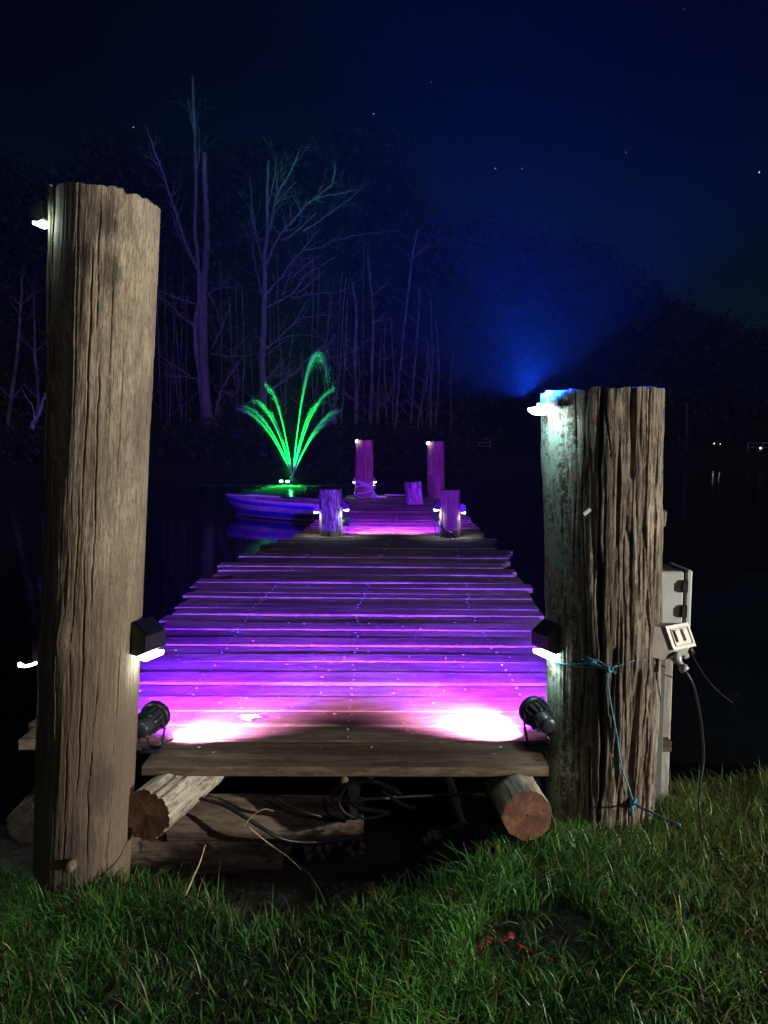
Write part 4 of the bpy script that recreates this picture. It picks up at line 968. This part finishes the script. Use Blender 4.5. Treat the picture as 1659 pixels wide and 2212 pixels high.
for k in range(26):
    xb = random.choice([random.uniform(470,760), random.uniform(600,960), random.uniform(340,430)]); ln = random.gauss(0,14); tp = random.uniform(520,760)
    xtra.append(([(xb,985),(xb+ln*.3+random.uniform(-3,3),900),(xb+ln*.6+random.uniform(-4,4),810),(xb+ln,tp)], random.uniform(1.3,2.3)))
for (pts, r) in xtra:
    t_x = tree_from('thin_tree', 'dim slender trunk standing among others in the far wood', [(pts, r, r*.5, 'trunk')], random.uniform(50,60), M['bark_far'], 'dim slender trunks deep in the far wood')
for (pts, r), lab in zip(thin, labs):
    if r < 1.5: continue
    Y = random.uniform(46, 56)
    st_ = [(pts, r, r*.5, 'trunk')]
    for k in range(random.randint(3,6)):
        i = random.randrange(1, len(pts)-1) if len(pts) > 2 else 0; x_, y_ = pts[i]; sg = random.choice((-1,1)); L_ = random.uniform(20,60)
        st_.append(([(x_,y_),(x_+sg*L_*.4,y_-L_*.35),(x_+sg*L_*.8,y_-L_*random.uniform(.5,1.2))], r*.32, .5, 'branch'))
    tree_from('thin_tree', lab, st_, Y, M['bark_far'], 'thin trunks of the far wood')
# pale leaning stem at far left
tree_from('leaning_stem', 'pale greenish broken stem leaning at the left edge beside the tall post', [([(68,926),(78,905),(90,875),(98,850)],5,1.5,'trunk')], 20, M['bark_gum'], None)

# leafy masses of the far wood: clumps along a skyline
def wood_mass(name, prof, Y0, Y1, n, size, label, seed, ymin=985):
    r_ = np.random.default_rng(seed)
    px = r_.uniform(prof[0][0], prof[-1][0], n)
    top = np.interp(px, [p[0] for p in prof], [p[1] for p in prof])
    u = r_.random(n)**1.35
    py = top + (ymin-top)*u
    Y = r_.uniform(Y0, Y1, n)
    a = (px-829.5)/FPX; b = -(py-1106)/FPX
    dy = math.cos(PITCH)+b*math.sin(PITCH); dz = -math.sin(PITCH)+b*math.cos(PITCH)
    C = np.stack([a*Y/dy, Y, CAMZ+dz*Y/dy], -1)
    # clump each centre into leaves (small quads)
    K = 14
    C = np.repeat(C, K, 0) + r_.normal(0, 1, (n*K, 3))*np.array([1,1,.75])*size
    s = r_.uniform(.25,.6,(n*K,1))*size*.55
    t1 = r_.normal(0,1,(n*K,3)); t1 /= np.linalg.norm(t1,axis=1,keepdims=True); t2 = r_.normal(0,1,(n*K,3)); t2 = np.cross(t1,t2); t2 /= np.linalg.norm(t2,axis=1,keepdims=True)
    V = np.stack([C-t1*s, C+t2*s*.6, C+t1*s, C-t2*s*.6], 1).reshape(-1,3); F = np.arange(len(V)).reshape(-1,4)
    o = link(name, mesh_np(name, V, F, smooth=False), M['leaf'], kind='stuff'); o['label'] = label
    return o
profR = [(1000,470),(1040,490),(1100,505),(1150,520),(1200,545),(1240,555),(1262,538),(1310,560),(1350,600),(1400,642),(1450,680),(1500,705),(1560,715),(1600,748),(1640,738),(1760,760)]
wood_mass('distant_wood', profR, 95, 110, 9000, 1.35, 'dark leafy skyline of the far wood on the right', 5, ymin=960)
profL = [(-150,380),(0,360),(120,420),(250,300),(420,380),(560,330),(700,330),(800,300),(860,340),(900,450),(950,520),(1010,500)]
wood_mass('distant_wood', profL, 60, 76, 9000, 1.0, 'dark leafy mass of the far wood behind the bare trunks', 6, ymin=975)
# undergrowth on the far bank
wood_mass('undergrowth', [(-200,925),(300,940),(420,930),(560,900),(640,930),(760,925),(900,935),(1000,950)], 40, 46, 2200, .5, 'low dark undergrowth along the far bank', 7, ymin=1018)

# ------------------------------------------------------------------ gates, pole, far lamps
def gate(x0, y0, x1, y1, Y, label):
    a_ = P(x0,y1,Y); b_ = P(x1,y0,Y); g = empty('field_gate', label, 'gate', (a_.x, Y, a_.z-.3), group='white field gates')
    W_ = b_.x-a_.x; H_ = b_.z-a_.z; r_ = .055
    for k in range(3): MB().tube([(0,0,.3+H_*k/2),(W_,0,.3+H_*k/2)], r_, 6).build('rail', M['gate'], g)
    for xx in (0, W_/2, W_): MB().tube([(xx,0,.3 if xx==W_/2 else 0),(xx,0,.3+H_)], r_*(1 if xx else 1.2), 6).build('upright', M['gate'], g)
gate(1010,948,1059,964,80,'whole white rail gate on the far field between jetty and thick post')
gate(1615,957,1680,976,80,'white rail gate cut by the right edge of the picture')
pole = MB().tube([P(1482,985,70), P(1484,872,70)], .05, 6).box(P(1484,874,70),(.6,.05,.05)).build('utility_pole', M['bark_far']); tag(pole, 'thin dark pole on the far field right of the thick post', 'pole')
for (px, py, r_, lab) in ((1543,958,.05,'tiny white lamp left of the right-hand gate'),(1643,968,.10,'round white lamp in front of the right-hand gate'),(1556,959,.035,'faint second lamp left of the right-hand gate')):
    p = P(px,py,78); t = empty('field_lamp', lab, 'lamp', p)
    MB().lathe([(.3*r_,-r_),(.8*r_,-.6*r_),(r_,0),(.8*r_,.6*r_),(.3*r_,r_)], 10).build('globe', M['far_lamp'], t)
    MB().tube([(0,.1,r_),(0,.1,-1.2)], .03, 6).build('lamp_pole', M['steel'], t)
lamp('gate_fill_light', 'SPOT', P(1580,985,76), 3200, (.85,.9,1.0), d=(.45,1,.12), size=.1, angle=90, blend=1)  # spot without a fixture, added to brighten the right-hand gate
lamp('gate_fill_light', 'SPOT', P(1034,985,76.5), 2400, (.7,.8,1.0), d=(0,1,.2), size=.1, angle=90, blend=1)  # unseen spot added to brighten the gate near the jetty
# stars
for (px, py, r_, lab) in ((288,275,.9,'faint star above the tall left post'),(807,246,.9,'star above the far wood left of centre'),(932,177,.7,'highest star near the top centre'),(1070,364,.9,'left star of the close pair over the right wood'),(1128,364,.7,'right star of the close pair over the right wood'),(1352,329,.7,'faint star alone over the right hillside'),(1640,372,1.5,'brightest star near the right edge'),(1478,20,.6,'faint star at the very top right')):
    p = P(px,py,1000); r_ *= .62; o = MB().lathe([(.2*r_,-r_),(r_,0),(.2*r_,r_)], 6, Matrix.Translation((0,0,0))).build('star', M['starlight'], loc=p); tag(o, lab, 'star', 'stars in the night sky')

# ------------------------------------------------------------------ grass
def grass_mesh(name, X, Y, H, lean, Wd, cols, segs=3, seed=0, zoff=None):
    r_ = np.random.default_rng(seed); n = len(X)
    Z = ground_z(X, Y) - .006 if zoff is None else zoff
    az = r_.uniform(0, 2*np.pi, n); dx, dy = np.cos(az), np.sin(az)
    wa = az + np.pi/2 + r_.normal(0,.5,n); wx, wy = np.cos(wa)*Wd, np.sin(wa)*Wd
    V = np.zeros((n, (segs+1)*2-1, 3)); curve = r_.uniform(.3,1.0,n)
    for s in range(segs+1):
        t = s/segs
        hx = lean*H*(t**(1.3+curve)); hz = H*t*(1-.35*lean*t*t)
        cx_ = X+dx*hx; cy_ = Y+dy*hx; cz = Z+hz
        wf = (1-t**1.6)
        if s < segs:
            V[:, s*2] = np.stack([cx_-wx*wf, cy_-wy*wf, cz], -1); V[:, s*2+1] = np.stack([cx_+wx*wf, cy_+wy*wf, cz], -1)
        else: V[:, s*2] = np.stack([cx_, cy_, cz], -1)
    k = (segs+1)*2-1; base = (np.arange(n)*k)[:, None]
    tris = []
    for s in range(segs-1):
        tris += [[s*2, s*2+1, s*2+3], [s*2, s*2+3, s*2+2]]
    tris.append([(segs-1)*2, (segs-1)*2+1, segs*2])
    F = (base[:, :, None] + np.array(tris)[None]).reshape(-1, 3)
    me = mesh_np(name, V.reshape(-1,3), F)
    at = me.color_attributes.new('col', 'FLOAT_COLOR', 'POINT')
    C = np.ones((n, k, 4)); C[:, :, :3] = cols[:, None, :]
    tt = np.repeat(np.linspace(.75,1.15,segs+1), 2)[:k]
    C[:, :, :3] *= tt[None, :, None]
    at.data.foreach_set('color', C.ravel().astype(np.float32))
    return me
def sample(n, x0, x1, y0, y1, seed):
    r_ = np.random.default_rng(seed); X = r_.uniform(x0,x1,n); Y = r_.uniform(y0,y1,n)
    dn = .72+.9*fbm(X*3.1, Y*3.1, .5, 3, 77) 
    dn = np.where(Y > edge(X)+.04, 0, dn)
    for (mx_, my_, rx, ry) in ((P(560,1960,2.15).x, 2.19, .11, .07), (P(1165,2010,2.05).x, 2.03, .17, .12), (-.6,1.2,.12,.1), (-1.02,2.42,.2,.2), (.83,2.76,.21,.21)):
        dn = np.where(((X-mx_)/rx)**2+((Y-my_)/ry)**2 < 1+1.3*fbm(X*9,Y*9,.1,3,5), dn*0.08, dn)
    dn = np.where((Y < 1.62), dn*.8, dn)
    keep = r_.random(n) < np.clip(dn, 0, 1); return X[keep], Y[keep]
X, Y = sample(125000, -2.0, 2.6, 1.25, 3.5, 1); n = len(X); r_ = np.random.default_rng(4)
tuft = fbm(X*5, Y*5, .9, 3, 13); H = .058+.045*np.clip(tuft+.3,0,1)+ r_.exponential(.012, n)
H *= np.where((np.abs(X-.62) < .35) & (Y > 2.15) & (Y < 2.8), 1.55, 1.0)
H *= np.where((X > 1.0) & (Y > 2.3), 1.25, 1.0)
H *= np.where((Y > edge(X)-.2) & (X < -.45) & (X > -1.1), 1.35, 1.0)
H = np.minimum(H, .16)
green = np.array([.14,.38,.07]); yel = np.array([.36,.36,.09]); dark = np.array([.07,.22,.065]); br = np.array([.22,.165,.08]); ol = np.array([.14,.24,.06])
mixv = r_.random(n); patch = np.clip(.5+fbm(X*2.3,Y*2.3,.4,3,31),0,1)
cols = green[None]*(1-patch[:,None]*.8)+dark[None]*patch[:,None]*.8; cols = cols*(.75+.9*np.clip(tuft+.1,0,1))[:,None]
right = np.clip((X-.55)/.7, 0, 1)[:,None]; cols = cols*(1-right*.75)+ol[None]*right*.75
cols = np.where((mixv < .07+.14*right[:,0])[:,None], br[None], cols); cols = np.where((mixv > .93)[:,None], yel[None], cols)
cols = cols*r_.uniform(.55,1.35,(n,1))
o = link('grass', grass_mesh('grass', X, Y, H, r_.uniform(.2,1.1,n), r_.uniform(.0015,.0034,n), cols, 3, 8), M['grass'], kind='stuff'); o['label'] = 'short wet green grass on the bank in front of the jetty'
# sparse long blades along the edge
X, Y = sample(3600, -2.0, 2.6, 1.5, 3.5, 2); k_ = (Y > edge(X)-.5); X, Y = X[k_], Y[k_]; n = len(X)
cols = np.where((r_.random(n) < .4)[:,None], np.array([[.24,.19,.09]]), np.array([[.07,.13,.035]]))*r_.uniform(.7,1.2,(n,1))
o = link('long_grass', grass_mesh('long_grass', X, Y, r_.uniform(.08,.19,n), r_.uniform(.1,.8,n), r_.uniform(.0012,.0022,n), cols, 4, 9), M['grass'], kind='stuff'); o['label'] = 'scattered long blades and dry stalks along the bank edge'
# broad weed blades at the bottom left
X = rng.normal(-.44,.07,22); Y = rng.normal(1.72,.04,22); cols = np.tile(np.array([[.05,.12,.03]]),(22,1))*rng.uniform(.7,1.2,(22,1))
o = link('broadleaf_weed', grass_mesh('broadleaf_weed', X, Y, rng.uniform(.05,.10,22), rng.uniform(.5,1.3,22), rng.uniform(.005,.009,22), cols, 5, 3), M['grass']); tag(o, 'broad-bladed weed tuft low in the grass left of centre', 'weed')
# creeping clover at the right
X, Y = sample(26000, 1.0, 2.6, 1.6, 3.5, 12); n = len(X); cols = np.where((r_.random(n)<.3)[:,None], np.array([[.14,.13,.03]]), np.array([[.06,.085,.02]]))*r_.uniform(.5,1.3,(n,1))
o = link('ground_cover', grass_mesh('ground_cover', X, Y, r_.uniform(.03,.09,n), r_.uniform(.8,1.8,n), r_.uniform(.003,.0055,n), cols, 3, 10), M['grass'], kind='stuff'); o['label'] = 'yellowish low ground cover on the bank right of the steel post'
# red tape
def gz(px, py, Y, h): p = P(px,py,Y); p.z = float(ground_z(p.x, p.y))+h; return p
def ribbon(pts, w_, name, mat):
    pts = spline(pts, 6); mb = MB(); vs = []; fs = []
    for i, p in enumerate(pts):
        t_ = (pts[min(i+1,len(pts)-1)]-pts[max(i-1,0)]).normalized(); s_ = t_.cross(Vector((0,math.sin(i*.5)*.8,1))).normalized()
        q = w_*(.8+.3*math.sin(i*.9))
        for zz in (0,.0012): vs += [p-s_*q+Vector((0,0,zz)), p+s_*q+Vector((0,0,zz+.004*math.sin(i)))]
    for i in range(len(pts)-1):
        a0 = i*4; fs += [(a0,a0+1,a0+5,a0+4),(a0+3,a0+2,a0+6,a0+7),(a0+1,a0+3,a0+7,a0+5),(a0+2,a0,a0+4,a0+6)]
    mb.add(vs, fs, True); return mb.build(name, mat)
def onray(px, py, h):
    Y_ = 2.0
    for _ in range(12):
        p = P(px,py,Y_); g = float(ground_z(p.x,p.y))+h; d = (p-Vector((0,0,CAMZ))); Y_ = p.y*(g-CAMZ)/d.z
    return P(px,py,Y_)
o = ribbon([onray(1035,2052,.045),onray(1045,2034,.05),onray(1068,2030,.05),onray(1090,2030,.05),onray(1108,2020,.05),onray(1120,2040,.03),onray(1150,2058,.02),onray(1175,2068,.018),onray(1195,2076,.018)], .008, 'red_tape', M['red'])
tag(o, 'strip of red plastic tape curling over the bare mud patch', 'tape')
# flat grey stone in the mud, left
for (px, py, rx, ry) in ((560,1945,.14,.05),(500,1968,.09,.04),(620,1958,.08,.035)):
    p = onray(px, py, -.005); o = link('flat_stone', ico(px, 3)); o.data.materials.append(M['slate']); o.location = p; o.scale = (rx, ry, .016)
    tag(o, {560:'widest flat grey stone in the gap of the grass edge',500:'flat grey stone left of the widest one in the grass gap',620:'flat grey stone right of the widest one in the grass gap'}[px], 'stone', 'flat stones at the bank edge')
# paint splashes on the boards
def splat(cx_, cy_, rx, ry, z, seed, mat, lab):
    r2 = random.Random(seed); n_ = 26; vs = [(0,0,.0012)]
    for k in range(n_):
        a_ = 2*math.pi*k/n_; q = r2.choice([.5,.7,.9,1.0,1.2]); vs.append((rx*q*math.cos(a_), ry*q*math.sin(a_), .0006))
    o = MB().add(vs, [(0,1+k,1+(k+1)%n_) for k in range(n_)]).build('paint_splash', mat, loc=(cx_,cy_,z)); tag(o, lab, 'paint splash')
def deckray(px, py):
    Y_ = 3.0
    for _ in range(10):
        p = P(px,py,Y_); d = p-Vector((0,0,CAMZ)); Y_ = p.y*(deck_z(p.y)+.006-CAMZ)/d.z
    return P(px,py,Y_)
for i, (px, py, rx, ry, mt_, lab) in enumerate(((540,1551,.05,.03,'paint','larger pale paint splash on the boards near the left spotlight'),(432,1582,.022,.014,'paint','smaller pale paint splash beside the left spotlight cable'),(503,1365,.012,.03,'teal','left of two turquoise paint dabs on the boards'),(517,1363,.010,.03,'teal','right of two turquoise paint dabs on the boards'))):
    p = deckray(px, py); p.z += .004; splat(p.x, p.y, rx, ry, p.z, i, M[mt_], lab)
# fallen leaves and grit on the boards
leafm = []
r3 = random.Random(5)
mbg = MB()
for k in range(260):
    y_ = 2.6+abs(r3.gauss(0,1.6)); x_ = deck_c(y_)+r3.uniform(-1.1,1.1)
    if y_ < 2.75 and not (-.84 < x_ < .57): continue
    s_ = r3.uniform(.0015,.007); a_ = r3.uniform(0,6.28); z_ = deck_z(y_)+.008
    v_ = [(x_+s_*2*math.cos(a_), y_+s_*2*math.sin(a_), z_+.001),(x_-s_*.6*math.sin(a_), y_+s_*.6*math.cos(a_), z_+.003),(x_-s_*2*math.cos(a_), y_-s_*2*math.sin(a_), z_+.001),(x_+s_*.6*math.sin(a_), y_-s_*.6*math.cos(a_), z_-.001)]
    mbg.add(v_, [(0,1,2),(0,2,3)])
o = mbg.build('leaf_litter', M['straw'], kind='stuff'); o['label'] = 'tiny bits of leaf and grit on the jetty boards'

gl = MB()
for k in range(900):
    x_ = r3.uniform(-1.6,2.3); y_ = r3.uniform(1.4,3.0); patch_ = ((x_-.40)/.2)**2+((y_-2.03)/.14)**2 < 1
    if y_ > edge(x_) and r3.random() < .5: continue
    s_ = r3.uniform(.004,.011); a_ = r3.uniform(0,6.28); z_ = float(ground_z(x_,y_)) + (.004 if patch_ or y_ > edge(x_) else r3.uniform(.02,.05)); t_ = r3.uniform(-.6,.6)
    gl.add([(x_+s_*2*math.cos(a_), y_+s_*2*math.sin(a_), z_+s_*t_),(x_-s_*.7*math.sin(a_), y_+s_*.7*math.cos(a_), z_+s_*.5),(x_-s_*2*math.cos(a_), y_-s_*2*math.sin(a_), z_-s_*t_),(x_+s_*.7*math.sin(a_), y_-s_*.7*math.cos(a_), z_)], [(0,1,2),(0,2,3)])
o = gl.build('ground_litter', M['log_dull'], kind='stuff'); o['label'] = 'dead brown leaf scraps lying in the grass and on the mud'
cl_ = MB()
pc_ = onray(1150,2030,.0)
for k in range(70):
    x_ = pc_.x+r3.gauss(0,.09); y_ = pc_.y+r3.gauss(0,.06); q = r3.uniform(.003,.010); z_ = float(ground_z(x_,y_))
    cl_.lathe([(q*.6,-q*.3),(q*r3.uniform(.9,1.2),q*.1),(q*.7,q*.5),(q*.15,q*.7)], 6, Matrix.Translation((x_,y_,z_)) @ Matrix.Rotation(r3.uniform(-.5,.5),4,'X'), smooth=False)
o = cl_.build('mud_clods', M['soil'], kind='stuff'); o['label'] = 'small clods of mud on the bare patch by the red tape'
# ------------------------------------------------------------------ haze
hm = bpy.data.materials.new('thin_night_mist'); hm.use_nodes = True; hn = hm.node_tree; hn.nodes.clear()
ho = hn.nodes.new('ShaderNodeOutputMaterial'); pv = hn.nodes.new('ShaderNodeVolumePrincipled')
pv.inputs['Color'].default_value = (.75,.85,1.0,1); pv.inputs['Density'].default_value = 0.0005; pv.inputs['Anisotropy'].default_value = 0.3
hn.links.new(pv.outputs[0], ho.inputs['Volume'])
hb = MB().box((0, 60, 20.5), (420, 200, 60)).build('haze', hm, kind='stuff')
